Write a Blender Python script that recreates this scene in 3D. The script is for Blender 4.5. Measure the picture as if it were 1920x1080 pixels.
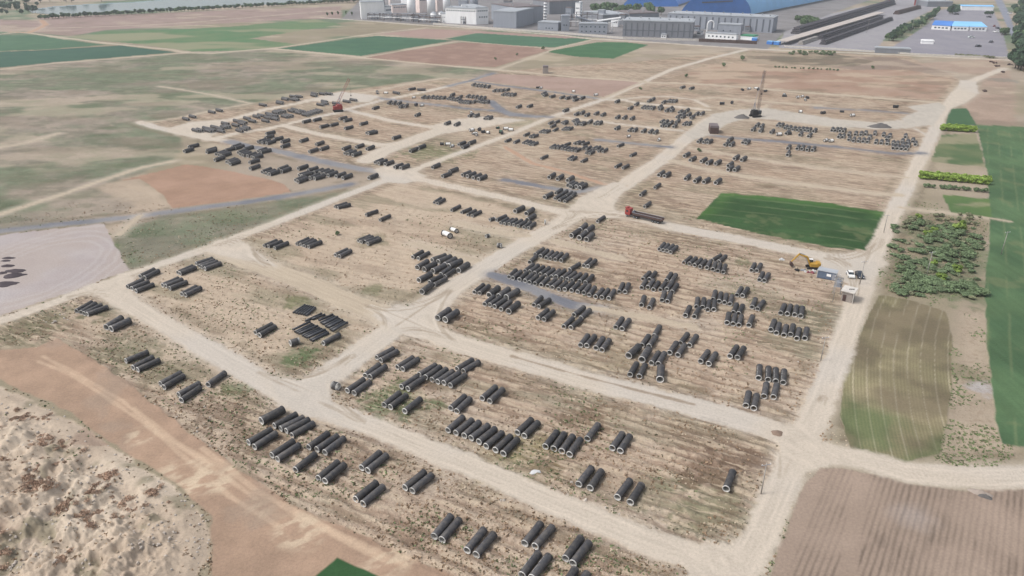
import bpy, bmesh, math, random
import numpy as np
from mathutils import Vector, Matrix
R = math.radians
sc = bpy.context.scene
for o in list(bpy.data.objects): bpy.data.objects.remove(o)
random.seed(7); rng = np.random.RandomState(11)

# ---------------------------------------------------------------- camera, light, exposure
H = 105.0                       # drone height above the yard
PITCH = math.atan(660/1400)
cd = bpy.data.cameras.new('camera'); cam = bpy.data.objects.new('camera', cd); sc.collection.objects.link(cam)
cd.sensor_width = 36; cd.lens = 36*1400/1920; cd.clip_start = 1; cd.clip_end = 30000
cam.location = (0,0,H); cam.rotation_euler = (math.pi/2-PITCH,0,0); sc.camera = cam
SUN_EL, SUN_AZ = R(52), R(-100)  # high, from the left, behind thin cloud
w = bpy.data.worlds.new("World"); sc.world = w; w.use_nodes = True
nt = w.node_tree; nt.nodes.clear()
sky = nt.nodes.new('ShaderNodeTexSky'); sky.sky_type = 'NISHITA'; sky.sun_disc = False
sky.sun_elevation = SUN_EL; sky.sun_rotation = SUN_AZ; sky.dust_density = 4.0; sky.air_density = 1.0; sky.altitude = 50
hs = nt.nodes.new('ShaderNodeHueSaturation'); hs.inputs['Saturation'].default_value = .38   # thin high overcast
bg = nt.nodes.new('ShaderNodeBackground'); bg.inputs['Strength'].default_value = 0.13
out = nt.nodes.new('ShaderNodeOutputWorld')
nt.links.new(sky.outputs[0], hs.inputs['Color']); nt.links.new(hs.outputs[0], bg.inputs[0]); nt.links.new(bg.outputs[0], out.inputs[0])
sd = bpy.data.lights.new('sun','SUN'); sd.energy = 1.5; sd.angle = R(12); sd.color = (1,.965,.915)
sun = bpy.data.objects.new('sun', sd); sc.collection.objects.link(sun)
dirv = Vector((math.sin(SUN_AZ)*math.cos(SUN_EL), math.cos(SUN_AZ)*math.cos(SUN_EL), math.sin(SUN_EL)))
sun.rotation_euler = dirv.to_track_quat('Z','Y').to_euler(); sun.location = (0,0,300)
sc.view_settings.view_transform = 'Standard'; sc.view_settings.look = 'None'
sc.view_settings.exposure = 0.45; sc.view_settings.gamma = 1; sc.view_settings.use_curve_mapping = False
sc.cycles.volume_bounces = 1; sc.cycles.max_bounces = 5

# ---------------------------------------------------------------- helpers
CP, SP = math.cos(PITCH), math.sin(PITCH)
def W(px, py, z=0.0):
    """ground point (metres) seen at a point of the survey photograph (1920 x 1080)"""
    x = (np.asarray(px,float)-960)/1400; y = (540-np.asarray(py,float))/1400
    t = (z-H)/(-SP+y*CP)
    return x*t, (CP+y*SP)*t
def Wp(px, py, z=0.0):
    a, b = W(px, py, z); return Vector((float(a), float(b), z))
def srgb(*c):
    c = np.array(c, float)/255
    return np.where(c<=.04045, c/12.92, ((c+.055)/1.055)**2.4)
LIT = 1.38
def alb(*c):
    a = srgb(*c)/LIT; g = float(a.mean()); a = a*np.array((.985,1.,1.05)); return a*.97+g*.03
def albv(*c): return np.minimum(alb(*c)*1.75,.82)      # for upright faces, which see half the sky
C = sc.collection
def tag(o, label=None, cat=None, group=None, kind=None):
    if label: o['label'] = label
    if cat: o['category'] = cat
    if group: o['group'] = group
    if kind: o['kind'] = kind
    return o
def empty(name, loc, rz=0, **k):
    o = bpy.data.objects.new(name, None); C.objects.link(o); o.location = loc; o.rotation_euler = (0,0,rz)
    o.empty_display_size = .5
    return tag(o, **k)
def link(name, me, parent=None, **k):
    o = bpy.data.objects.new(name, me); C.objects.link(o)
    if parent: o.parent = parent
    return tag(o, **k)
def copy_tree(o, parent=None):
    c = o.copy(); C.objects.link(c); c.parent = parent
    for ch in list(o.children): copy_tree(ch, c)
    return c
class MB:
    """collects shapes, then becomes one mesh"""
    def __init__(s): s.v=[]; s.f=[]; s.m=[]
    def add(s, vs, fs, m=0):
        n=len(s.v); s.v += [tuple(v) for v in vs]; s.f += [tuple(i+n for i in f) for f in fs]; s.m += [m]*len(fs); return s
    def box(s, c, d, rz=0, m=0, taper=1.0, ry=0):
        vs=[]
        for z in (-.5,.5):
            k = taper if z>0 else 1
            for x,y in ((-.5,-.5),(.5,-.5),(.5,.5),(-.5,.5)): vs.append(Vector((x*d[0]*k,y*d[1]*k,z*d[2])))
        M = Matrix.Rotation(rz,3,'Z') @ Matrix.Rotation(ry,3,'Y')
        return s.add([M@v+Vector(c) for v in vs], [(3,2,1,0),(4,5,6,7),(0,1,5,4),(1,2,6,5),(2,3,7,6),(3,0,4,7)], m)
    def tube(s, a, b, r0, r1=None, n=8, m=0, caps=True):
        a=Vector(a); b=Vector(b); r1 = r0 if r1 is None else r1
        d=(b-a).normalized(); u=d.orthogonal().normalized(); v=d.cross(u)
        vs=[]
        for p,r in ((a,r0),(b,r1)):
            for i in range(n):
                t=2*math.pi*i/n; vs.append(p+u*(r*math.cos(t))+v*(r*math.sin(t)))
        fs=[(i,(i+1)%n,n+(i+1)%n,n+i) for i in range(n)]
        if caps: fs += [tuple(range(n-1,-1,-1)), tuple(range(n,2*n))]
        return s.add(vs,fs,m)
    def prism(s, pts, y0, y1, m=0):
        """profile in x,z extruded along y"""
        n=len(pts); vs=[(x,y0,z) for x,z in pts]+[(x,y1,z) for x,z in pts]
        fs=[tuple(range(n)), tuple(range(2*n-1,n-1,-1))]+[((i+1)%n,i,n+i,n+(i+1)%n) for i in range(n)]
        return s.add(vs,fs,m)
    def mesh(s, name, mats, smooth=False):
        me=bpy.data.meshes.new(name); me.from_pydata(s.v,[],s.f)
        for mm in (mats if isinstance(mats,(list,tuple)) else [mats]): me.materials.append(mm)
        me.polygons.foreach_set('material_index', s.m)
        if smooth: me.polygons.foreach_set('use_smooth',[True]*len(s.f))
        me.update(); return me
    def obj(s, name, mats, parent=None, smooth=False, **k):
        return link(name, s.mesh(name, mats, smooth), parent, **k)

# numpy value noise
def _h(ix, iy, s):
    n = (ix.astype(np.int64)*374761393 + iy.astype(np.int64)*668265263 + s*974634777) & 0xffffffff
    n = ((n ^ (n>>13))*1274126177) & 0xffffffff
    return ((n ^ (n>>16)) & 0xffff)/65535.0
def vnoise(x, y, s=0):
    ix=np.floor(x); iy=np.floor(y); fx=x-ix; fy=y-iy
    fx=fx*fx*(3-2*fx); fy=fy*fy*(3-2*fy)
    a=_h(ix,iy,s); b=_h(ix+1,iy,s); c=_h(ix,iy+1,s); d=_h(ix+1,iy+1,s)
    return (a*(1-fx)+b*fx)*(1-fy)+(c*(1-fx)+d*fx)*fy
def fbm(x, y, sc_, o=4, s=0):
    x=x/sc_; y=y/sc_; t=0; a=.5; n=0
    for i in range(o):
        t = t + a*vnoise(x,y,s+i*17); n+=a; a*=.5; x,y = x*1.7+y*1.1+3.1, y*1.7-x*1.1+5.7
    return t/n
def smooth(e0, e1, x):
    t=np.clip((x-e0)/(e1-e0),0,1); return t*t*(3-2*t)

# ---------------------------------------------------------------- materials
def mat(name, col, rough=.8, metal=0, var=0.0, scale=1.0, bump=0.0, spec=.3, objvar=0.0, col2=None, streak=None):
    m=bpy.data.materials.new(name); m.use_nodes=True; t=m.node_tree; b=t.nodes['Principled BSDF']
    b.inputs['Roughness'].default_value=rough; b.inputs['Metallic'].default_value=metal; b.inputs['Specular IOR Level'].default_value=spec
    rgb=t.nodes.new('ShaderNodeRGB'); rgb.outputs[0].default_value=(*col,1); cur=rgb.outputs[0]
    if var or bump or col2:
        tc=t.nodes.new('ShaderNodeNewGeometry'); mp=t.nodes.new('ShaderNodeMapping'); t.links.new(tc.outputs['Position'],mp.inputs[0])
        if streak: mp.inputs['Scale'].default_value=streak
        nz=t.nodes.new('ShaderNodeTexNoise'); nz.inputs['Scale'].default_value=scale; nz.inputs['Detail'].default_value=5; nz.inputs['Roughness'].default_value=.65
        t.links.new(mp.outputs[0],nz.inputs['Vector'])
        if col2:
            rp=t.nodes.new('ShaderNodeMapRange'); rp.inputs['From Min'].default_value=.42; rp.inputs['From Max'].default_value=.62
            t.links.new(nz.outputs['Fac'],rp.inputs['Value'])
            mx=t.nodes.new('ShaderNodeMix'); mx.data_type='RGBA'; t.links.new(rp.outputs[0],mx.inputs['Factor']); t.links.new(cur,mx.inputs[6]); mx.inputs[7].default_value=(*col2,1); cur=mx.outputs[2]
        if var:
            r2=t.nodes.new('ShaderNodeMapRange'); r2.inputs['From Min'].default_value=.3; r2.inputs['From Max'].default_value=.7; r2.inputs['To Min'].default_value=1-var; r2.inputs['To Max'].default_value=1+var
            t.links.new(nz.outputs['Fac'],r2.inputs['Value'])
            vm=t.nodes.new('ShaderNodeVectorMath'); vm.operation='SCALE'; t.links.new(cur,vm.inputs[0]); t.links.new(r2.outputs[0],vm.inputs['Scale']); cur=vm.outputs[0]
        if bump:
            bp=t.nodes.new('ShaderNodeBump'); bp.inputs['Strength'].default_value=bump; bp.inputs['Distance'].default_value=.1
            t.links.new(nz.outputs['Fac'],bp.inputs['Height']); t.links.new(bp.outputs[0],b.inputs['Normal'])
    if objvar:
        oi=t.nodes.new('ShaderNodeObjectInfo'); r3=t.nodes.new('ShaderNodeMapRange'); r3.inputs['To Min'].default_value=1-objvar; r3.inputs['To Max'].default_value=1+objvar
        t.links.new(oi.outputs['Random'],r3.inputs['Value'])
        vm=t.nodes.new('ShaderNodeVectorMath'); vm.operation='SCALE'; t.links.new(cur,vm.inputs[0]); t.links.new(r3.outputs[0],vm.inputs['Scale']); cur=vm.outputs[0]
    t.links.new(cur,b.inputs['Base Color']); return m
# ================================================================ GROUND
# survey lines: (half width m, kind, [(px,py)...]); kinds: d dirt, g gravel, p pale bare track, a asphalt
ROADS = [
 (2.5,'d',[(-120,645),(0,602),(100,568),(200,530),(300,496),(400,462),(500,424),(600,385),(700,347),(760,325),(860,287),(960,250),(1040,217),(1130,187),(1200,157),(1260,130),(1330,110),(1400,93)]),
 (4.6,'d',[(555,748),(620,700),(700,645),(760,600),(850,540),(950,475),(1050,420),(1120,378),(1180,340),(1240,300),(1290,258),(1330,225),(1380,210),(1440,211),(1560,228),(1650,236),(1720,225),(1765,200)]),
 (3.6,'d',[(180,538),(215,555),(260,580),(350,632),(440,684),(530,735),(600,765),(700,800),(800,840),(900,880),(1000,925),(1100,968),(1200,1008),(1300,1042),(1400,1055)]),
 (4.2,'d',[(755,603),(850,640),(960,672),(1080,707),(1200,738),(1320,768),(1420,795),(1490,825)]),
 (4.6,'p',[(405,466),(470,490),(560,523),(650,562),(750,602)]),
 (3.0,'d',[(752,328),(850,350),(950,372),(1050,396),(1110,398)]),
 (3.8,'d',[(1130,395),(1180,405),(1250,423),(1400,452),(1500,472),(1560,483),(1640,492)]),
 (3.3,'d',[(1350,1130),(1385,1070),(1430,1000),(1470,900),(1505,825),(1545,740),(1575,660),(1602,580),(1630,500),(1660,430),(1690,370),(1720,310),(1745,260),(1765,215),(1790,178),(1815,155),(1845,143),(1885,128)]),
 (3.6,'d',[(1490,845),(1560,850),(1620,862),(1700,886),(1800,896),(1960,892)]),
 (2.4,'g',[(-120,452),(0,433),(100,422),(200,412),(270,404),(350,393),(440,382),(520,370),(590,358),(655,346)]),
 (3.0,'d',[(262,229),(290,238),(320,245),(360,254),(395,261),(432,265)]),
 (3.2,'g',[(432,265),(476,277),(525,284),(575,296),(625,307),(662,314),(712,322),(750,328)]),
 (2.6,'d',[(395,262),(450,248),(500,242),(562,227),(625,213),(650,205),(712,189),(792,173),(842,161),(880,152)]),
 (2.4,'g',[(842,161),(880,152),(925,137)]),
 (3.2,'d',[(345,250),(357,237),(432,225),(495,206),(557,194),(612,182),(662,176),(700,183)]),
 (3.0,'d',[(535,236),(587,249),(650,261),(712,272),(760,268)]),
 (6.0,'d',[(690,300),(717,284),(755,270),(792,257),(830,243),(892,232)]),
 (2.6,'d',[(655,207),(680,213),(742,228),(805,238)]),
 (2.2,'g',[(712,184),(767,191),(830,198),(880,204),(935,208),(985,216),(1035,220)]),
 (3.2,'g',[(920,190),(940,207),(960,216),(1010,219)]),
 (2.0,'g',[(891,153),(947,161),(1010,169),(1097,181),(1130,186)]),
 (2.2,'p',[(-60,70),(40,60),(55,62),(120,71),(200,81),(320,93),(350,99),(400,100),(440,96),(510,91),(600,100),(680,108),(760,116),(850,124),(930,131),(1000,137),(1080,145),(1150,149),(1220,155),(1300,157),(1400,164),(1500,173),(1600,180),(1700,188),(1760,192)]),
 (1.3,'p',[(-60,137),(0,130),(100,119),(200,111),(350,99)]),
 (1.4,'p',[(510,91),(600,78),(700,63),(800,52)]),
 (1.2,'p',[(680,108),(760,94),(860,77),(1030,91)]),
 (1.2,'p',[(930,131),(1000,107),(1050,88),(1115,73)]),
 (2.4,'d',[(600,33),(700,40),(800,48),(900,54),(1050,66),(1110,73),(1250,81),(1400,91),(1500,96),(1600,99),(1700,104),(1900,113)]),
 (2.4,'d',[(1130,187),(1162,187),(1202,194),(1277,201),(1327,206)]),
 (1.6,'d',[(1165,187),(1202,182),(1252,181),(1302,187),(1327,200)]),
 (2.6,'p',[(1310,186),(1337,183),(1387,187),(1462,193),(1537,198)]),
 (2.0,'g',[(1530,202),(1610,206),(1700,212)]),
 (2.0,'d',[(1050,219),(1127,228),(1190,236),(1277,245)]),
 (2.2,'g',[(1122,262),(1217,272),(1257,276)]),
 (1.6,'p',[(1297,278),(1397,295),(1480,307),(1617,325),(1700,333)]),
 (2.4,'p',[(1262,302),(1322,317),(1397,331),(1500,345),(1640,363),(1688,366)]),
 (1.8,'g',[(1300,250),(1380,259),(1492,268),(1567,275),(1617,281),(1680,288),(1730,287)]),
 (1.0,'d',[(1717,242),(1743,256)]),
 (1.3,'p',[(1690,389),(1707,392),(1783,400),(1850,408),(1892,415)]),
 (1.6,'o',[(947,275),(997,306),(1060,322),(1130,345),(1170,348)]),
 (2.2,'g',[(947,337),(1017,350),(1080,360),(1125,352)]),
 (2.6,'g',[(925,515),(970,530),(1020,552),(1075,572),(1125,580)]),
 (1.7,'p',[(1110,578),(1200,592),(1300,612)]),
 (2.2,'p',[(1040,452),(1100,468),(1160,484)]),
 (2.2,'p',[(780,457),(847,480),(890,488)]),
 (2.4,'p',[(860,418),(900,428),(935,435),(985,441)]),
 (1.8,'p',[(0,402),(100,370),(187,340),(262,315),(325,302)]),
 (1.6,'p',[(0,277),(50,268),(110,250)]),
 (1.0,'p',[(300,162),(340,168),(400,178),(470,194)]),
 (1.4,'p',[(470,194),(400,207),(330,222),(275,230)]),
 (1.4,'p',[(830,147),(760,158),(700,172),(650,176)]),
 (1.4,'p',[(1130,185),(1190,160),(1210,152)]),
 (1.2,'p',[(1380,225),(1500,234),(1620,243)]),
 (1.2,'p',[(225,440),(240,425),(262,404)]),
 (1.2,'p',[(1410,225),(1440,196)]),
 (3.5,'o',[(78,38),(86,46),(74,53),(55,61),(20,60)]),
 (1.8,'p',[(80,53),(200,50),(330,44),(500,30),(600,22)]),
]
ROADPOLY = [
 ('q',[(1385,205),(1440,203),(1560,222),(1640,230),(1700,224),(1722,236),(1700,241),(1640,242),(1560,237),(1460,226),(1400,221),(1365,232),(1335,252),(1300,262),(1285,252),(1335,214)]),  # widened junctions and turning areas
 ('d',[(505,700),(560,712),(600,690),(640,690),(620,745),(640,785),(560,775),(520,745)]),
 ('d',[(700,590),(745,572),(800,575),(860,545),(830,600),(815,640),(745,625)]),
 ('d',[(1085,372),(1150,340),(1175,345),(1150,385),(1170,410),(1120,410),(1075,405),(1060,430),(1040,420)]),
 ('d',[(1440,800),(1500,790),(1545,830),(1640,870),(1560,872),(1500,890),(1465,880),(1480,850)]),
 ('d',[(1540,478),(1640,470),(1650,440),(1640,520),(1615,560),(1590,530),(1530,505)]),
 ('q',[(1705,238),(1690,222),(1720,208),(1700,200),(1760,192),(1775,200),(1750,235)]),
 ('d',[(1795,175),(1800,150),(1830,152),(1835,175),(1815,190),(1780,205)]),
 ('d',[(410,450),(440,445),(470,462),(520,500),(420,480),(380,470)]),
 ('d',[(195,545),(225,515),(260,510),(250,540),(262,575),(215,565)]),
 ('d',[(560,190),(640,172),(712,180),(690,192),(640,190)]),
 ('d',[(320,240),(360,228),(430,224),(420,236),(395,258),(350,252)]),
 ('d',[(800,238),(850,225),(905,218),(955,222),(985,225),(900,240),(830,252)]),
 ('d',[(700,318),(735,305),(765,312),(800,330),(760,345),(720,340)]),
 ('d',[(1290,1030),(1360,1020),(1400,1060),(1380,1130),(1290,1100)]),
]
# fields: name, label, photo colour, second colour, polygon, stripe strength, weed, edge softness m
F = [
 ('green_field','dark green crop field bounded by the haul road and bare plots',(68,98,58),(58,88,50),[(1352,361),(1500,374),(1664,397),(1638,471),(1560,465),(1430,440),(1305,410)],0,0,.5),
 ('green_field','long green crop strip along the right edge',(94,120,82),(82,110,76),[(1831,234),(1900,237),(2100,245),(2100,860),(1880,832),(1868,790),(1850,640),(1846,520),(1856,440),(1852,330)],0,0,.6),
 ('mown_field','curved mown field with pale stripes and green corners',(152,138,110),(138,130,98),[(1648,553),(1700,560),(1775,585),(1786,630),(1784,720),(1776,800),(1762,852),(1690,868),(1640,856),(1594,840),(1576,780),(1580,700),(1610,630)],0,0,.5),
 ('ploughed_field','bare ploughed field with fine rows, lower right',(178,157,138),(166,146,128),[(1535,876),(1580,876),(1650,893),(1700,906),(1800,920),(2100,915),(2100,1200),(1400,1200),(1440,1090),(1470,1000),(1500,925)],0,0,.8),
 ('green_field','dark green field between field lanes, left of the plant',(82,118,88),(74,110,84),[(522,91),(610,79),(705,67),(850,76),(760,91),(677,105)],0,0,.35),
 ('green_field','long thin green field in front of the grey sheds',(84,120,92),(78,114,86),[(835,73),(895,62),(1030,68),(1112,74),(1040,89),(940,84),(862,76)],0,0,.35),
 ('green_field','green parallelogram field by the factory wall',(80,118,80),(72,112,76),[(1022,97),(1120,79),(1170,79),(1216,84),(1150,110),(1080,106)],0,0,.35),
 ('green_field','upper green field in the far left corner',(88,120,90),(82,114,86),[(-100,66),(70,66),(130,76),(200,84),(80,93),(-100,99)],0,0,.35),
 ('green_field','lower dark green field in the far left corner',(74,106,86),(68,100,82),[(-100,101),(80,94),(225,85),(330,98),(200,109),(100,117),(-100,137)],0,0,.35),
 ('green_field','patchy green field beside the far lane',(94,130,88),(112,134,94),[(130,70),(200,58),(310,56),(430,50),(590,36),(640,46),(560,58),(470,72),(556,83),(505,90),(440,95),(365,97),(235,80)],0,0,3),
 ('green_field','green strip between two brown lots beyond the bare plain',(96,124,86),(116,128,96),[(930,103),(990,92),(1030,94),(1010,100),(960,106)],0,0,2),
 ('green_field','small dark green plot right of the haul road',(88,118,82),(76,108,74),[(1782,204),(1812,203),(1832,235),(1772,236)],0,0,.6),
 ('pasture','mottled pasture between the two yellow hedges',(120,128,90),(92,114,76),[(1764,253),(1830,250),(1842,285),(1846,313),(1745,304)],0,0,.8),
 ('pasture','green pasture below the row of bushes',(104,128,74),(90,116,70),[(1765,364),(1856,374),(1860,411),(1785,400)],0,0,.8),
 ('bare_field','smooth orange bare field beside the grey gravel road',(182,148,124),(168,136,112),[(348,308),(400,315),(495,334),(530,344),(547,360),(440,376),(325,391),(302,362),(262,335),(215,342)],0,0,.7),
 ('bare_field','smooth pinkish bare field behind the pipe yard',(180,154,138),(170,144,128),[(905,146),(940,138),(1080,147),(1212,154),(1180,168),(1136,182),(1097,178),(1010,165),(895,151)],0,0,.8),
 ('bare_field','long pinkish lot in front of the plant',(178,150,136),(168,140,128),[(708,64),(800,54),(900,58),(1100,70),(1060,72),(893,62),(823,72)],0,0,.35),
 ('bare_field','reddish lot with darker scrapes behind the meadow',(174,144,126),(156,126,110),[(685,108),(760,95),(868,79),(1000,88),(1030,94),(990,106),(930,126),(850,123)],0,.2,1),
 ('bare_field','brown rough lot below the factory road',(140,124,106),(120,112,94),[(1400,97),(1560,100),(1640,115),(1600,125),(1400,118)],0,.5,2),
 ('bare_field','reddish earth lot behind the lattice crane',(182,154,132),(172,140,118),[(1260,148),(1320,122),(1400,118),(1560,132),(1700,130),(1790,150),(1760,186),(1600,177),(1400,161),(1300,155)],0,.3,2),
 ('orange_dirt_strip','broad strip of orange earth scraped along the lower left',(186,156,130),(174,146,122),[(-150,650),(0,656),(70,650),(108,634),(170,670),(240,715),(330,790),(430,868),(520,928),(600,970),(700,1012),(860,1085),(860,1200),(380,1200),(398,1050),(392,970),(330,905),(210,830),(130,772),(0,712),(-150,700)],0,.05,.8),
 ('earth_mound','rough mound of pale dug earth with dry brush, lower left corner',(216,198,174),(202,182,158),[(-150,730),(0,725),(130,785),(215,845),(330,915),(388,975),(395,1040),(370,1090),(380,1200),(-150,1200)],0,.12,1.2),
 ('gravel_yard','pale grey gravel lot beside the left road',(192,182,177),(184,172,166),[(-150,460),(0,441),(100,429),(195,419),(205,440),(222,470),(242,506),(130,548),(0,592),(-150,640)],0,0,.6),
 ('lake','pale lake behind the row of trees',(150,178,186),(150,178,186),[(55,18),(62,24),(110,27),(200,24),(316,19),(400,13),(500,8),(600,3),(700,-4),(760,-12),(420,-9),(330,-3),(260,3),(160,8),(100,12)],0,0,.5),
 ('paved_yard','grey paved storage yard of the plant',(168,164,164),(160,156,158),[(1470,60),(1560,25),(1700,-5),(1760,-10),(1765,10),(1700,42),(1660,70),(1640,98),(1460,90)],0,0,.35),
 ('paved_yard','grey paved compound of the blue sheds',(158,154,158),(150,146,152),[(1655,98),(1700,72),(1740,45),(1765,18),(1860,14),(1880,60),(1893,110),(1800,106)],0,0,.35),
 ('highway','paved road leading away beside the tall trees',(150,152,162),(140,143,152),[(1855,-20),(1868,-20),(1890,20),(1905,62),(1925,95),(1912,98),(1893,60),(1876,22)],0,0,.3),
 ('green_field','small green plot cut off by the bottom edge',(62,98,60),(52,88,50),[(632,1046),(720,1086),(700,1130),(560,1110)],0,0,.5),
 ('plant_ground','grey concrete ground around the factory buildings',(150,146,144),(136,132,130),[(640,36),(800,46),(1000,60),(1110,70),(1300,84),(1440,92),(1470,60),(1600,10),(1700,-20),(1200,-30),(700,-25)],0,.2,1),
]
MEADOW = [(-900,455),(-100,445),(200,410),(262,400),(300,372),(215,342),(330,302),(345,268),(330,250),(270,231),(400,208),(510,186),(640,170),(760,154),(830,146),(880,149),(935,133),(850,125),(680,109),(510,92),(440,98),(350,100),(100,120),(0,131),(-900,210)]
GRASS2 = [(215,450),(250,420),(300,405),(600,366),(700,348),(600,383),(400,458),(245,508),(225,475)]
SITE = [(-100,640),(200,536),(400,466),(750,332),(400,268),(345,252),(330,244),(280,232),(560,182),(830,148),(930,134),(1200,115),(1400,95),(1700,105),(1800,150),(1770,190),(1740,260),(1690,370),(1640,480),(1600,580),(1545,740),(1500,830),(1440,990),(1370,1100),(860,1100),(560,955),(330,795),(120,640),(0,655)]

# ---- polar sheet, fine where the yard is, coarse towards the horizon and behind
def r_of(y): return float(W(960,y)[1])
rad = np.concatenate([[.5,15,30,45,60,74,84,91], [r_of(y) for y in np.concatenate([np.linspace(1105,170,495)[:-1],np.linspace(170,-28,250)])], np.geomspace(r_of(-28)*1.02, 9000, 16)])
ang = np.concatenate([np.linspace(-180,-50,14)[:-1], np.linspace(-47,47,1061), np.linspace(50,180,14)[1:]])
ang[0] = -180
AR = np.radians(ang); NR, NA = len(rad), len(ang)
X = (rad[:,None]*np.sin(AR)[None,:]).ravel(); Y = (rad[:,None]*np.cos(AR)[None,:]).ravel()
NV = len(X)
def polyline_d(pts, x, y):
    px, py = W([p[0] for p in pts],[p[1] for p in pts]); best = np.full(len(x), 1e9)
    for i in range(len(px)-1):
        ax,ay,bx,by = px[i],py[i],px[i+1],py[i+1]; dx,dy=bx-ax,by-ay; L=dx*dx+dy*dy+1e-9
        t=np.clip(((x-ax)*dx+(y-ay)*dy)/L,0,1); d=(x-ax-t*dx)**2+(y-ay-t*dy)**2
        best=np.minimum(best,d)
    return np.sqrt(best)
def polyline_c(pts, x, y):
    px, py = W([p[0] for p in pts],[p[1] for p in pts]); best=np.full(len(x),1e9); al=np.zeros(len(x)); la=np.zeros(len(x)); s0=0
    for i in range(len(px)-1):
        ax,ay,bx,by = px[i],py[i],px[i+1],py[i+1]; dx,dy=bx-ax,by-ay; L=math.hypot(dx,dy)+1e-9
        t=np.clip(((x-ax)*dx+(y-ay)*dy)/L/L,0,1); d=(x-ax-t*dx)**2+(y-ay-t*dy)**2; m=d<best
        best[m]=d[m]; al[m]=s0+t[m]*L; la[m]=(((x-ax)*dy-(y-ay)*dx)/L)[m]; s0+=L
    return np.sqrt(best),al,la
def poly_sd(pts, x, y):
    px, py = W([p[0] for p in pts],[p[1] for p in pts]); n=len(px); best=np.full(len(x),1e9); ins=np.zeros(len(x),bool)
    for i in range(n):
        ax,ay,bx,by = px[i],py[i],px[(i+1)%n],py[(i+1)%n]; dx,dy=bx-ax,by-ay; L=dx*dx+dy*dy+1e-9
        t=np.clip(((x-ax)*dx+(y-ay)*dy)/L,0,1); best=np.minimum(best,(x-ax-t*dx)**2+(y-ay-t*dy)**2)
        c=((ay>y)!=(by>y)); ins ^= c & (x < (bx-ax)*(y-ay)/(by-ay+1e-12)+ax)
    d=np.sqrt(best); return np.where(ins,d,-d)
def near_idx(pts, pad, x, y):
    px, py = W([p[0] for p in pts],[p[1] for p in pts])
    return np.nonzero((x>px.min()-pad)&(x<px.max()+pad)&(y>py.min()-pad)&(y<py.max()+pad))[0]

VX, VY = W([960,1300],[672,762]); dv = np.array([VX[1]-VX[0], VY[1]-VY[0]]); dv/=np.linalg.norm(dv)   # furrow direction
UX, UY = dv; PXn, PYn = -dv[1], dv[0]
fur = X*PXn+Y*PYn; alo = X*UX+Y*UY
n_big = fbm(X,Y,60,4,1); n_mid = fbm(X,Y,14,4,2); n_sm = fbm(X,Y,3.2,4,3); n_fi = fbm(X,Y,.9,3,4)
warp = (fbm(X,Y,5,3,5)-.5)*2
n_str = fbm(alo/5, fur, 2.2, 4, 9)           # streaks along the furrows
n_lr = fbm(X/3.2,Y,9,4,12)                    # lateral streaks (meadow)

col = np.zeros((NV,3)); msk = np.zeros((NV,4)); cls = np.zeros(NV,int)
def blend(idx, a, c):
    global col
    a=np.asarray(a)[:,None]; col[idx]=col[idx]*(1-a)+np.asarray(c)*a
allv = np.arange(NV)
# open country
t=smooth(.35,.65,n_big)[:,None]; col[:] = alb(176,160,140)*(1-t)+alb(158,146,120)*t
far = smooth(900,1500,Y); 
g=smooth(.5,.6,fbm(X,Y,130,3,21))*smooth(700,900,Y); blend(allv,g*.8,alb(96,122,92))
names={0:('ground','dry open ground around the yard and fields')}
# site soil
sd_=poly_sd(SITE,X,Y); site=smooth(-2,2,sd_+warp*2)
t=smooth(.3,.7,n_mid); soil=alb(206,187,165)*(1-t[:,None])+alb(196,172,148)*t[:,None]
red=smooth(.5,.68,fbm(X,Y,34,3,31))*smooth(230,300,Y)*(1-smooth(560,700,Y))
soil=soil*(1-.4*red[:,None])+alb(176,142,118)*.4*red[:,None]
nb=smooth(300,380,Y+.35*X)*.62
soil=soil*(1-nb[:,None])+(alb(176,150,126)*(.9+.2*n_mid[:,None]))*nb[:,None]
# pale sandy plots
pale=np.zeros(NV)
for pts in ([(400,480),(740,600),(660,640),(520,720),(200,560),(260,510)],[(420,470),(640,385),(760,340),(1040,400),(860,540),(770,590),(640,550)],[(110,590),(200,560),(520,740),(420,740),(300,740)]):
    pale=np.maximum(pale,smooth(-6,6,poly_sd(pts,X,Y)+warp*4))
soil=soil*(1-.75*pale[:,None])+(alb(206,186,160)*(.96+.1*n_mid[:,None]))*.75*pale[:,None]
col=col*(1-site[:,None])+soil*site[:,None]
msk[:,0]=site*(1-.72*pale)*.95; msk[:,1]=site*(.55-.22*pale)
# green tinges inside the site
gt=smooth(.58,.7,fbm(alo/3,fur,11,4,41))*site; blend(allv,gt*.55,alb(128,126,98))
bt=smooth(.6,.72,fbm(alo/2.6,fur,9,4,44))*site*(1-.5*pale); blend(allv,bt*.6,alb(128,104,86))
# thin stripes of bright lumps and dark furrows
fb=fbm(X,Y,26,3,45)*7+fbm(alo/4,fur,6,3,46)*2.4
st=np.sin(2*np.pi*(fur+fb*.8+.45*warp)/3.3)
st=np.sign(st)*np.abs(st)**.8*(.55+.9*n_fi)
DIST=np.hypot(X,Y)
amp=msk[:,0]*smooth(.18,.5,n_str)*smooth(.22,.5,fbm(X,Y,20,3,47))*smooth(520,260,DIST)*1.0
lump=smooth(.5,.66,fbm(alo/2.6,fur,2.0,3,48))*msk[:,0]*smooth(200,420,DIST); blend(allv,lump*.5,alb(206,186,158))
dk=smooth(.54,.68,fbm(alo/5,fur,3.0,3,49))*msk[:,0]*smooth(180,400,DIST); blend(allv,dk*.5,alb(130,108,90))
blend(allv,np.clip(st,0,1)*amp*.55,alb(220,198,170)); blend(allv,np.clip(-st,0,1)*amp*.55,alb(154,130,107))
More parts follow.
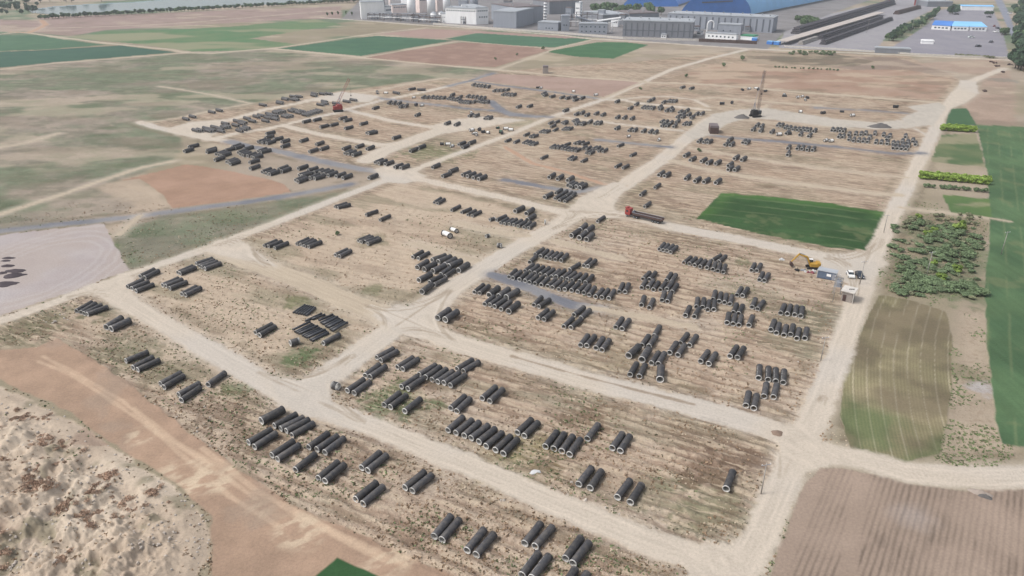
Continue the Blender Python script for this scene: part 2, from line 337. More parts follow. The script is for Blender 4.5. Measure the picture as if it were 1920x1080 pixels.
PATCH=[((735,752),9,(88,112,66),.8),((815,757),3.5,(92,112,68),.8),((448,733),6,(84,112,62),.9),((565,672),6,(92,112,72),.9),((700,540),5,(116,120,84),.6),((560,562),6,(112,118,76),.7),((1390,490),4,(110,120,80),.7),((1340,955),13,(132,132,100),.7),((1240,925),9,(136,134,104),.5),((960,870),12,(150,138,98),.6),((1000,840),10,(150,140,96),.6),((200,580),9,(104,108,76),.7),((240,660),12,(116,116,88),.6),((330,700),10,(118,112,86),.6),((60,610),14,(120,118,88),.7),((430,770),12,(128,108,88),.7),((700,450),8,(118,116,84),.5),((820,285),22,(112,122,80),.8),((790,262),14,(120,124,86),.5),((500,810),10,(118,100,80),.6),((1560,600),12,(128,132,106),.7),((1480,640),10,(132,132,104),.5),((1500,590),14,(134,128,104),.6),((1090,790),8,(128,104,82),.7),((1330,880),8,(124,98,80),.7),((1400,870),7,(122,98,80),.7),((1020,870),6,(124,100,80),.5),((640,1010),3,(110,120,84),.4),((1190,350),10,(112,124,84),.4),((1080,385),8,(112,124,84),.5),((985,232),16,(108,124,84),.8),((300,470),13,(92,118,72),.9),((262,462),12,(100,120,78),.9),((320,440),16,(104,120,82),.85),((420,420),16,(118,122,88),.6),((480,395),18,(122,124,92),.6),((1400,100),20,(92,116,78),.5),((600,560),5,(110,110,84),.4),((1160,660),10,(140,128,96),.4),((1010,535),9,(128,118,88),.4),((900,620),6,(140,126,96),.4)]
for (c,r,k,s) in PATCH:
    cx,cy=W(*c); d=np.hypot(X-cx,Y-cy)/r+(n_sm-.5)*1.6+(n_fi-.5)*.8
    i=np.nonzero(d<1.6)[0]; blend(i,s*smooth(1.0,.5,d[i]),alb(*k)*(.8+.4*n_fi[i,None]))
# meadow
def meadow(pts, gshift=0.0):
    m=smooth(-2,2,poly_sd(pts,X,Y)+warp*2)
    a=smooth(.44,.60,.6*fbm(X/1.6,Y,50,5,51)+.2*n_lr+.2*fbm(X,Y,9,4,59)+gshift+.02)
    c=alb(172,158,140)[None,:]*(1-a[:,None])+alb(130,138,110)[None,:]*a[:,None]
    b=smooth(.52,.68,fbm(X/1.5,Y,16,4,55)); c=c*(1-.4*b[:,None])+alb(104,118,84)*.4*b[:,None]
    b=smooth(.56,.7,fbm(X/1.4,Y,26,4,57)); c=c*(1-.5*b[:,None])+alb(178,164,146)*.4*b[:,None]
    c*= (.78+.30*n_mid[:,None])*(.76+.42*n_sm[:,None])
    s_=smooth(.56,.66,fbm(X/2.2,Y,6,4,58))[:,None]; c=c*(1-.4*s_)+alb(96,104,78)*.4*s_
    return m,c
m,c=meadow(MEADOW,.0+.035*smooth(500,300,Y)); col=col*(1-m[:,None])+c*m[:,None]
msk[:,0]*=(1-m); msk[:,1]=msk[:,1]*(1-m)+.35*m; mead=m>.5
cls[mead]=1; names[1]=('meadow','rough meadow of green and dry grass left of the yard')
m,c=meadow(GRASS2,.05); col=col*(1-m[:,None])+c*m[:,None]; msk[:,0]*=(1-m); msk[:,1]=msk[:,1]*(1-m)+.5*m
# sandy clearing by the orange field
m=smooth(-4,4,poly_sd([(180,350),(260,330),(300,360),(325,392),(250,405),(215,440),(205,420),(250,380)],X,Y)+warp*4); blend(allv,m*.9,alb(196,176,152))
# rough pinkish waste by the lake and behind the yard
for pts,k in (([(-200,30),(60,38),(80,32),(640,12),(640,36),(560,36),(200,56),(130,68),(40,58),(-200,66)],(168,144,134)),([(1700,120),(1880,110),(1900,160),(1905,236),(1830,232),(1805,200),(1850,145)],(182,158,138)),([(1440,100),(1680,108),(1790,140),(1700,148),(1560,125)],(160,140,124)),([(1690,395),(1850,412),(1846,560),(1650,545),(1640,520)],(160,146,120)),([(1790,590),(1845,560),(1850,640),(1880,820),(1900,850),(1780,860),(1770,850),(1786,740)],(192,174,150))):
    m=smooth(-3,3,poly_sd(pts,X,Y)+warp*3); blend(allv,m,alb(*k)[None,:]*(.8+.4*n_mid[:,None])); msk[:,0]*=(1-m); msk[:,1]=msk[:,1]*(1-m)+.6*m
for c_,r_,k_c in (((1740,440),16,(128,132,100)),((1790,470),16,(124,130,98)),((1740,520),15,(128,130,100)),((1800,540),15,(122,128,96)),((1700,430),10,(132,130,102)),((1715,500),14,(130,132,104)),((1830,500),9,(134,134,106)),((1840,728),4.5,(196,190,186)),((1800,700),6,(150,140,112)),((1880,150),12,(150,142,128)),((1640,112),14,(150,132,116)),((1700,128),16,(156,134,116))):
    cx,cy=W(*c_); d=np.hypot(X-cx,Y-cy)/r_+(n_sm-.5)*1.2+(n_mid-.5)*.8; i=np.nonzero(d<1.5)[0]; blend(i,.75*smooth(1.,.5,d[i]),alb(*k_c)*(.8+.4*n_fi[i,None]))
fieldmask=np.zeros(NV)
fid={}
for k,(nm,lb,c1,c2,pts,s_,wd,ed) in enumerate(F):
    idx=near_idx(pts,12,X,Y); x,y=X[idx],Y[idx]
    sd_=poly_sd(pts,x,y); wp=warp[idx]*ed
    a=smooth(-.35*ed-.1,.35*ed+.1,sd_+wp)
    t=smooth(.35,.65,.6*n_mid[idx]+.4*n_big[idx])[:,None]
    c=(alb(*c1)*(1-t)+alb(*c2)*t)*(.93+.14*n_sm[idx,None])
    if nm=='mown_field':
        ax,ay=W(1720,850); bx,by=W(1730,560); L=np.hypot(bx-ax,by-ay); ux,uy=(bx-ax)/L,(by-ay)/L
        lat=(x-ax)*uy-(y-ay)*ux+ .0019*((x-ax)*ux+(y-ay)*uy-L*.55)**2*np.sign(12-((x-ax)*uy-(y-ay)*ux))*-1
        q_=lat/3.3+.25*(fbm(x/9,y/9,3,2,80)-.5); ln=1-np.abs((q_%1)-.5)*2
        s1=(smooth(.17,.04,ln)*smooth(.25,.37,fbm(np.floor(q_)*7,((x-ax)*ux+(y-ay)*uy)/14,1.7,2,81)))[:,None]; c=c*(1-.55*s1)+alb(190,178,150)*.55*s1
        fine=(.5+.5*np.sin(2*np.pi*lat/.8))[:,None]; c*= .86+.24*fine*smooth(.3,.6,n_mid[idx])[:,None]
        c*= (.88+.24*smooth(.35,.65,fbm(x,y,9,4,82)))[:,None]
        gz=np.maximum(smooth(26,4,np.hypot(x-W(1597,800)[0],y-W(1597,800)[1])*1.5+9*warp[idx]),smooth(5,0,sd_+9*(n_mid[idx]-.5))*smooth(W(1700,800)[1],W(1700,830)[1],y)*.8); gz=np.maximum(gz,smooth(10,3,np.hypot(x-W(1635,803)[0],y-W(1635,803)[1])*1.3+8*warp[idx]))
        gz=gz*smooth(.3,.6,n_mid[idx]+.12)*.8; c=c*(1-.8*gz[:,None])+alb(86,108,66)*.8*gz[:,None]
        c*= (.85+.3*smooth(.4,.6,n_mid[idx]))[:,None]
    if nm=='ploughed_field':
        ax,ay=W(1700,1080); bx,by=W(1740,920); L=np.hypot(bx-ax,by-ay); ux,uy=(bx-ax)/L,(by-ay)/L
        lat=(x-ax)*uy-(y-ay)*ux; s1=(.5+.5*np.sin(2*np.pi*(lat+.1*warp[idx])/1.15)); br=smooth(1.6,2.4,polyline_d([(1534,888),(1500,960),(1462,1060),(1430,1150)],x,y))*smooth(1.2,1.8,polyline_d([(1617,888),(1603,970),(1588,1100)],x,y)); lon_=(x-ax)*ux+(y-ay)*uy; rn_=fbm(lon_/7,lat/.7,1.0,4,109); br=np.clip(br,0,1)*(.45+.55*smooth(.4,.6,n_mid[idx]))
        c=c*(1-.34*(s1**2*br*(.7+.5*rn_))[:,None]); c=c*(1-.16*(smooth(.58,.7,rn_)*br)[:,None])
        pk=smooth(14,3,np.hypot(x-W(1712,968)[0],y-W(1712,968)[1])*2.4+5*warp[idx])[:,None]; c=c*(1-.25*pk)+alb(206,196,188)*.25*pk
    if nm=='green_field' and k<2:
        c*= (.84+.32*fbm(x/5,y,1.3,4,61))[:,None] if k==0 else (.80+.36*fbm(x+.02*y,y/14,1.1,4,62)+.04*n_sm[idx])[:,None]
        if k==0:
            e=smooth(9,1,sd_)*smooth(.3,.6,n_mid[idx])*smooth(W(960,400)[1],W(960,415)[1],-y+2*W(960,407)[1]); c=c*(1-.5*e[:,None])+alb(92,132,62)*.5*e[:,None]
    if nm=='green_field' and k<2:
        if k==0: ax,ay=W(1352,361); bx,by=W(1664,397)
        else: ax,ay=W(1880,832); bx,by=W(1862,240)
        L=np.hypot(bx-ax,by-ay); lat=((x-ax)*(by-ay)-(y-ay)*(bx-ax))/L; per=9.0 if k==0 else 5.5
        tl_=smooth(.10,.02,np.abs((lat/per+.12*(fbm(x/20,y/20,1,2,111)-.5))%1-.5))*smooth(.35,.55,n_mid[idx]); c=c*(1-.35*tl_[:,None])+alb(136,146,104)*.35*tl_[:,None]
        c=c*(.90+.2*smooth(.35,.65,fbm(x,y,18,4,113)))[:,None]; th=smooth(.62,.74,fbm(x,y,9,4,115))[:,None]; c=c*(1-.3*th)+alb(140,140,100)*.3*th
    if nm in('green_field',) and k>=4:
        c*= (.9+.2*fbm(x/4,y,10,3,63))[:,None]
    if nm=='green_field' and 'patchy' in lb or nm=='pasture':
        b=smooth(.5,.6,fbm(x/2.5,y,14 if nm=='pasture' else 60,4,64)-(0 if nm=='pasture' else .06))[:,None]; c=c*(1-.6*b)+alb(172,160,130)*.6*b
    if nm=='bare_field' and 'orange' in lb:
        ax,ay=W(480,360); bx,by=W(330,392); 
        c*= (.92+.16*fbm((x+y)/5,(y-x)/1.0,2.2,4,66))[:,None]
    if nm=='orange_dirt_strip':
        for (hw,pp) in ((.45,[(72,678),(130,700),(200,745),(280,800),(360,870),(430,930),(520,985)]),(.45,[(80,668),(150,705),(230,752),(300,815),(390,870),(480,935)]),(.5,[(250,765),(330,830),(420,880)]),(.6,[(560,960),(640,1010),(720,1050)]),(.6,[(380,840),(480,920),(600,985),(760,1060)])):
            dd=polyline_d(pp,x,y); s1=(smooth(hw+.5,hw-.2,dd+.3*warp[idx])*smooth(.25,.5,n_mid[idx]+.1))[:,None]; c=c*(1-.6*s1)+alb(214,186,156)*.6*s1
        for cc,rr in (((350,895),7),((405,905),5),((260,815),4),((480,960),6),((560,1000),7),((740,1040),9),((440,875),4)):
            cx,cy=W(*cc); s1=(smooth(1,.3,np.hypot(x-cx,(y-cy))/rr+1.6*(n_mid[idx]-.5))*.75*smooth(.35,.6,fbm(x*.8+y*.6,(y*.8-x*.6)*2.4,3,4,73)))[:,None]; c=c*(1-s1)+alb(218,196,166)*s1
        c=c*(.86+.2*n_sm[idx,None]+.1*n_fi[idx,None]); gr=smooth(.52,.64,fbm(x,y,13,5,71))[:,None]; c=c*(1-.45*gr)+alb(170,150,130)*.45*gr
    if nm=='earth_mound':
        b=smooth(.60,.72,fbm(x,y,11,4,72)+.25*(n_sm[idx]-.5))[:,None]; c=c*(1-.5*b)+alb(136,110,94)*.62*b
        b=smooth(.62,.72,fbm(x,y,6,3,74))[:,None]; c=c*(1-.5*b)+alb(112,112,82)*.5*b
    if nm=='gravel_yard':
        b=smooth(.4,.6,fbm(x,y,30,3,75))[:,None]; c=c*(1-.5*b)+alb(186,170,156)*.5*b
        for rr in (16,19,22.5,26):
            cx,cy=W(75,505); s1=smooth(.9,.2,np.abs(np.hypot(x-cx,(y-cy)*.6)-rr+warp[idx]))[:,None]*.3; c=c*(1-s1)+alb(206,198,190)*s1
    col[idx]=col[idx]*(1-a[:,None])+c*a[:,None]
    msk[idx,0]*=(1-a); msk[idx,1]=msk[idx,1]*(1-a)+wd*a
    fieldmask[idx]=np.maximum(fieldmask[idx],a)
    cls[idx[a>.5]]=10+k; names[10+k]=(nm,lb); fid[k]=(idx,a,sd_)
# roads
rd=np.zeros(NV)
RC={'d':alb(212,198,178),'p':alb(200,183,158),'g':alb(128,129,134),'a':alb(140,143,152),'o':alb(196,160,132),'q':alb(200,190,174)}
gravel_bits=np.zeros(NV)
for hw,kd,pts in ROADS+[(0,k_,p_) for k_,p_ in ROADPOLY]:
    idx=near_idx(pts,hw+8,X,Y); x,y=X[idx],Y[idx]
    if hw: d_,al_,la_=polyline_c(pts,x,y); s=hw-d_; rut=fbm(al_/16,la_+.25*np.sin(al_/9),.55,4,88)
    else: s=poly_sd(pts,x,y); rut=fbm(x+.5*y,y*.4-x*.2,1.6,4,88)
    wv=warp[idx]*(.9 if hw>2 or not hw else .5)+(n_fi[idx]-.5)*1.0
    a=smooth(-.9,.8,s+wv); dust=smooth(-4.5,0,s+warp[idx]*1.5)*.38*(fieldmask[idx]<.5)
    strk=(.80+.28*rut+.06*n_fi[idx]+.05*n_mid[idx])[:,None]
    c=RC[kd][None,:]*strk
    if kd=='g': gg=smooth(.35,.65,fbm(x,y,18,3,83))[:,None]; c=c*(1-.45*gg)+alb(172,168,162)*.45*gg
    if kd=='d':
        gg=smooth(.4,.65,fbm(x,y,40,3,84))[:,None]; c=c*(1-.5*gg)+alb(204,196,184)*.5*gg
        if hw>2:
            tr=np.exp(-((s-hw*.38)/.45)**2)+np.exp(-((s-hw*.8)/.3)**2)*.6; tr=(tr*(n_mid[idx]*.9+.1))[:,None]; c=c*(1+.14*tr)
            tr=(smooth(.60,.70,rut)*smooth(.4,.6,n_mid[idx])*.16)[:,None]; c=c*(1-tr)
    blend(idx,dust,RC['d' if kd!='g' else 'g'])
    if kd in 'dg' and hw>2: bd=np.exp(-((-s-3.6)/1.9)**2)*(fieldmask[idx]<.5)*(rd[idx]<.2)*smooth(.4,.58,.5*n_mid[idx]+.5*n_sm[idx])*smooth(700,450,y); blend(idx,bd*.6,alb(134,122,98)); msk[idx,1]=np.maximum(msk[idx,1],bd*.8)
    old=a>rd[idx]; rr=np.maximum(a,0)
    col[idx]=col[idx]*(1-rr[:,None])+c*rr[:,None]
    rd[idx]=np.maximum(rd[idx],a); msk[idx,0]*=(1-rr); msk[idx,1]*=(1-.93*rr)
    code={'q':2,'d':2,'g':3,'p':4,'a':5,'o':4}[kd]
    cls[idx[a>.5]]=code
names[2]=('dirt_road','pale dirt haul roads crossing the pipe yard'); names[3]=('gravel_road','grey gravel tracks through the pipe yard'); names[4]=('dirt_track','pale bare tracks between plots and fields')
JN=[((570,732),[(470,696),(668,662),(690,797)]),((772,600),[(700,640),(862,534),(862,644),(680,572)]),((1115,388),[(1035,430),(1170,348),(1210,414),(1030,393)]),((1500,832),[(1548,735),(1410,794),(1630,866),(1455,930)]),((430,460),[(325,488),(505,423),(510,502)]),((222,528),[(120,562),(300,496),(275,592)]),((1622,488),[(1545,481),(1655,445),(1600,560)])]
jr=random.Random(17)
for c_,arms in JN:
    for q in range(26):
        a_,e_=jr.sample(arms,2); o1=jr.uniform(-1,1); jx=lambda k_: jr.uniform(-k_,k_)
        a1=(a_[0]+jx(8),a_[1]+jx(5)); e1=(e_[0]+jx(8),e_[1]+jx(5)); m1=(c_[0]+jx(22),c_[1]+jx(14))
        pp=[((1-t)**2*a1[0]+2*t*(1-t)*m1[0]+t*t*e1[0],(1-t)**2*a1[1]+2*t*(1-t)*m1[1]+t*t*e1[1]) for t in np.linspace(.05,.95,9)]
        idx=near_idx(pp,2,X,Y); idx=idx[rd[idx]>.3]; 
        if len(idx)==0: continue
        dd=polyline_d(pp,X[idx],Y[idx]); lt=q%3==0
        blend(idx,smooth(.55,.12,dd+.25*warp[idx])*smooth(.38,.55,n_mid[idx])*(.4 if lt else .5),alb(226,214,196) if lt else alb(168,152,130))
# the two-track middle road keeps a brown ridge
idx=near_idx(ROADS[3][2],6,X,Y); s=polyline_d([(960,668),(1080,702),(1200,733),(1300,758)],X[idx],Y[idx]); blend(idx,smooth(.7,.2,s+.5*warp[idx])*.75,alb(150,130,106))
open_=(1-rd)*(1-fieldmask)
mt_=fbm(X/1.8,Y,26,5,101); blend(allv,open_*smooth(.54,.66,mt_)*smooth(250,420,Y)*.45,alb(206,188,162)); blend(allv,open_*smooth(.55,.68,fbm(X/1.8,Y,20,5,103))*smooth(250,420,Y)*.4,alb(140,124,106))
k_=[k for k,f in enumerate(F) if f[0]=='bare_field' and ('rough' in f[1] or 'reddish earth' in f[1])]
for q in k_:
    idx,a,_s=fid[q]; x,y=X[idx],Y[idx]; blend(idx,a*smooth(.5,.62,fbm(x/2,y,18,5,105))*.55,alb(206,186,158)); blend(idx,a*smooth(.55,.66,fbm(x/2,y,14,5,107))*.5,alb(134,118,96))
# ---- relief
Z=np.zeros(NV)
nearf=smooth(420,250,np.hypot(X,Y))
Z+= site*(1-rd)*((n_mid-.5)*.5+(n_sm-.5)*.45+(n_fi-.5)*.25*nearf+amp*.24*st*nearf)
idx,a,sdm=fid[[k for k,f in enumerate(F) if f[0]=='earth_mound'][0]]
x,y=X[idx],Y[idx]; rise=smooth(0,14,sdm)
hh=fbm(x,y,18,3,91)*3.6+(1-np.abs(fbm(x,y,10,3,92)-.5)*5)*1.0+smooth(.35,.75,fbm(x,y,4.2,3,93))*1.5+smooth(.3,.8,fbm(x,y,1.9,3,96))*.75+(fbm(x,y,.8,3,94)-.5)*1.1+(fbm(x,y,2.6,4,95)-.5)*1.4-1.4
Z[idx]+=rise*np.clip(hh,-1,9)+smooth(0,3,sdm)*(1-smooth(3,7,sdm))*.5
Z+= (1-rd)*(1-site)*(1-fieldmask)*(n_sm-.5)*.3
lk=[k for k,f in enumerate(F) if f[0]=='lake'][0]; Z[fid[lk][0][fid[lk][1]>.5]]=-.6
Z = np.where(np.hypot(X,Y)>2500, Z*0, Z)
Zg = Z.reshape(NR,NA)
def gz(x, y):
    """ground height under a point (bilinear on the sheet)"""
    r=math.hypot(x,y); t=math.degrees(math.atan2(x,y)); i=np.searchsorted(rad,r)-1; j=np.searchsorted(ang,t)-1
    i=min(max(i,0),NR-2); j=min(max(j,0),NA-2); fr=(r-rad[i])/(rad[i+1]-rad[i]); fa=(t-ang[j])/(ang[j+1]-ang[j])
    return float((Zg[i,j]*(1-fa)+Zg[i,j+1]*fa)*(1-fr)+(Zg[i+1,j]*(1-fa)+Zg[i+1,j+1]*fa)*fr)

def ground_material():
    m=bpy.data.materials.new('soil_and_grass'); m.use_nodes=True; t=m.node_tree; b=t.nodes['Principled BSDF']; b.inputs['Roughness'].default_value=.95; b.inputs['Specular IOR Level'].default_value=.1
    N=t.nodes.new; Lk=t.links.new
    a=N('ShaderNodeAttribute'); a.attribute_name='base'; k=N('ShaderNodeAttribute'); k.attribute_name='mask'
    sep=N('ShaderNodeSeparateColor'); Lk(k.outputs['Color'],sep.inputs[0])
    pos=N('ShaderNodeNewGeometry')
    def noise(scale,det,ro=.6):
        n=N('ShaderNodeTexNoise'); n.inputs['Scale'].default_value=scale; n.inputs['Detail'].default_value=det; n.inputs['Roughness'].default_value=ro; Lk(pos.outputs['Position'],n.inputs['Vector']); return n.outputs['Fac']
    def mr(v,a0,a1,b0,b1):
        n=N('ShaderNodeMapRange'); n.inputs[1].default_value=a0; n.inputs[2].default_value=a1; n.inputs[3].default_value=b0; n.inputs[4].default_value=b1; Lk(v,n.inputs[0]); return n.outputs[0]
    def mul(x_,y_):
        n=N('ShaderNodeMath'); n.operation='MULTIPLY'
        for i_,q in enumerate((x_,y_)):
            if isinstance(q,(int,float)): n.inputs[i_].default_value=q
            else: Lk(q,n.inputs[i_])
        return n.outputs[0]
    def mixc(f,c1,c2):
        n=N('ShaderNodeMix'); n.data_type='RGBA'
        Lk(f,n.inputs['Factor']); Lk(c1,n.inputs[6])
        if isinstance(c2,tuple): n.inputs[7].default_value=(*c2,1)
        else: Lk(c2,n.inputs[7])
        return n.outputs[2]
    c=a.outputs['Color']
    f1=noise(1.7,6,.7); f2=noise(.55,5,.65); f3=noise(4.5,3,.6)
    vm=N('ShaderNodeVectorMath'); vm.operation='SCALE'; Lk(c,vm.inputs[0]); Lk(mr(f1,.3,.7,.84,1.14),vm.inputs['Scale']); c=vm.outputs[0]
    f4=noise(9,2,.6); vm=N('ShaderNodeVectorMath'); vm.operation='SCALE'; Lk(c,vm.inputs[0]); Lk(mr(f4,.3,.7,.90,1.10),vm.inputs['Scale']); c=vm.outputs[0]
    mp=N('ShaderNodeVectorMath'); mp.operation='DOT_PRODUCT'; Lk(pos.outputs['Position'],mp.inputs[0]); mp.inputs[1].default_value=(UX/5.5,UY/5.5,0)
    mq=N('ShaderNodeVectorMath'); mq.operation='DOT_PRODUCT'; Lk(pos.outputs['Position'],mq.inputs[0]); mq.inputs[1].default_value=(PXn,PYn,0)
    cx_=N('ShaderNodeCombineXYZ'); Lk(mp.outputs['Value'],cx_.inputs[0]); Lk(mq.outputs['Value'],cx_.inputs[1])
    rn=N('ShaderNodeTexNoise'); rn.inputs['Scale'].default_value=.62; rn.inputs['Detail'].default_value=5; rn.inputs['Roughness'].default_value=.62; Lk(cx_.outputs[0],rn.inputs['Vector'])
    c=mixc(mul(mr(rn.outputs['Fac'],.52,.59,0,.68),sep.outputs[0]),c,tuple(alb(214,194,166)))
    c=mixc(mul(mr(rn.outputs['Fac'],.47,.40,0,.55),sep.outputs[0]),c,tuple(alb(138,116,96)))
    # dry weeds, pale lumps and small dark clods where the soil is rough
    w1=mul(mr(f2,.50,.64,0,.75),sep.outputs[1]); c=mixc(w1,c,tuple(alb(152,131,108)))
    w2=mul(mr(f1,.57,.66,0,1.1),sep.outputs[1]); c=mixc(w2,c,tuple(alb(106,95,74)))
    w3=mul(mr(noise(1.3,5,.65),.58,.68,0,.5),sep.outputs[1]); c=mixc(w3,c,tuple(alb(214,196,168)))
    w4=mul(mr(f3,.66,.74,0,.6),sep.outputs[1]); c=mixc(w4,c,tuple(alb(84,90,58)))
    Lk(c,b.inputs['Base Color'])
    bp=N('ShaderNodeBump'); bp.inputs['Strength'].default_value=.8; bp.inputs['Distance'].default_value=.5; Lk(mul(f1,mr(sep.outputs[1],0,.6,.15,1)),bp.inputs['Height']); Lk(bp.outputs[0],b.inputs['Normal'])
    return m
MG=ground_material()
MW=mat('lake_water',(.10,.15,.16),rough=.12,spec=.6,var=.05,scale=.05)
# split the one sheet into its named surfaces
fi=np.arange((NR-1)*(NA-1)); i_=fi//(NA-1); j_=fi%(NA-1); v0=i_*NA+j_
quads=np.stack([v0,v0+1,v0+NA+1,v0+NA],1)[:,::-1]
fc=cls[v0+NA+1]
for cc in np.unique(fc):
    q=quads[fc==cc]; u,inv=np.unique(q,return_inverse=True); inv=inv.reshape(q.shape)
    nm,lb=names.get(cc,('dirt_road',''))
    me=bpy.data.meshes.new(nm); me.vertices.add(len(u)); me.vertices.foreach_set('co',np.stack([X[u],Y[u],Z[u]],1).ravel())
    me.loops.add(q.size); me.loops.foreach_set('vertex_index',inv.ravel()); me.polygons.add(len(q))
    me.polygons.foreach_set('loop_start',np.arange(0,q.size,4)); me.polygons.foreach_set('loop_total',np.full(len(q),4)); me.polygons.foreach_set('use_smooth',np.ones(len(q),bool))
    me.update()
    ca=me.color_attributes.new('base','FLOAT_COLOR','POINT'); ca.data.foreach_set('color',np.concatenate([col[u],np.ones((len(u),1))],1).ravel())
    cm=me.color_attributes.new('mask','FLOAT_COLOR','POINT'); mk=msk[u].copy(); mk[:,3]=1; cm.data.foreach_set('color',mk.ravel())
    me.materials.append(MW if nm=='lake' else MG)
    link(nm,me,label=lb,kind='structure')
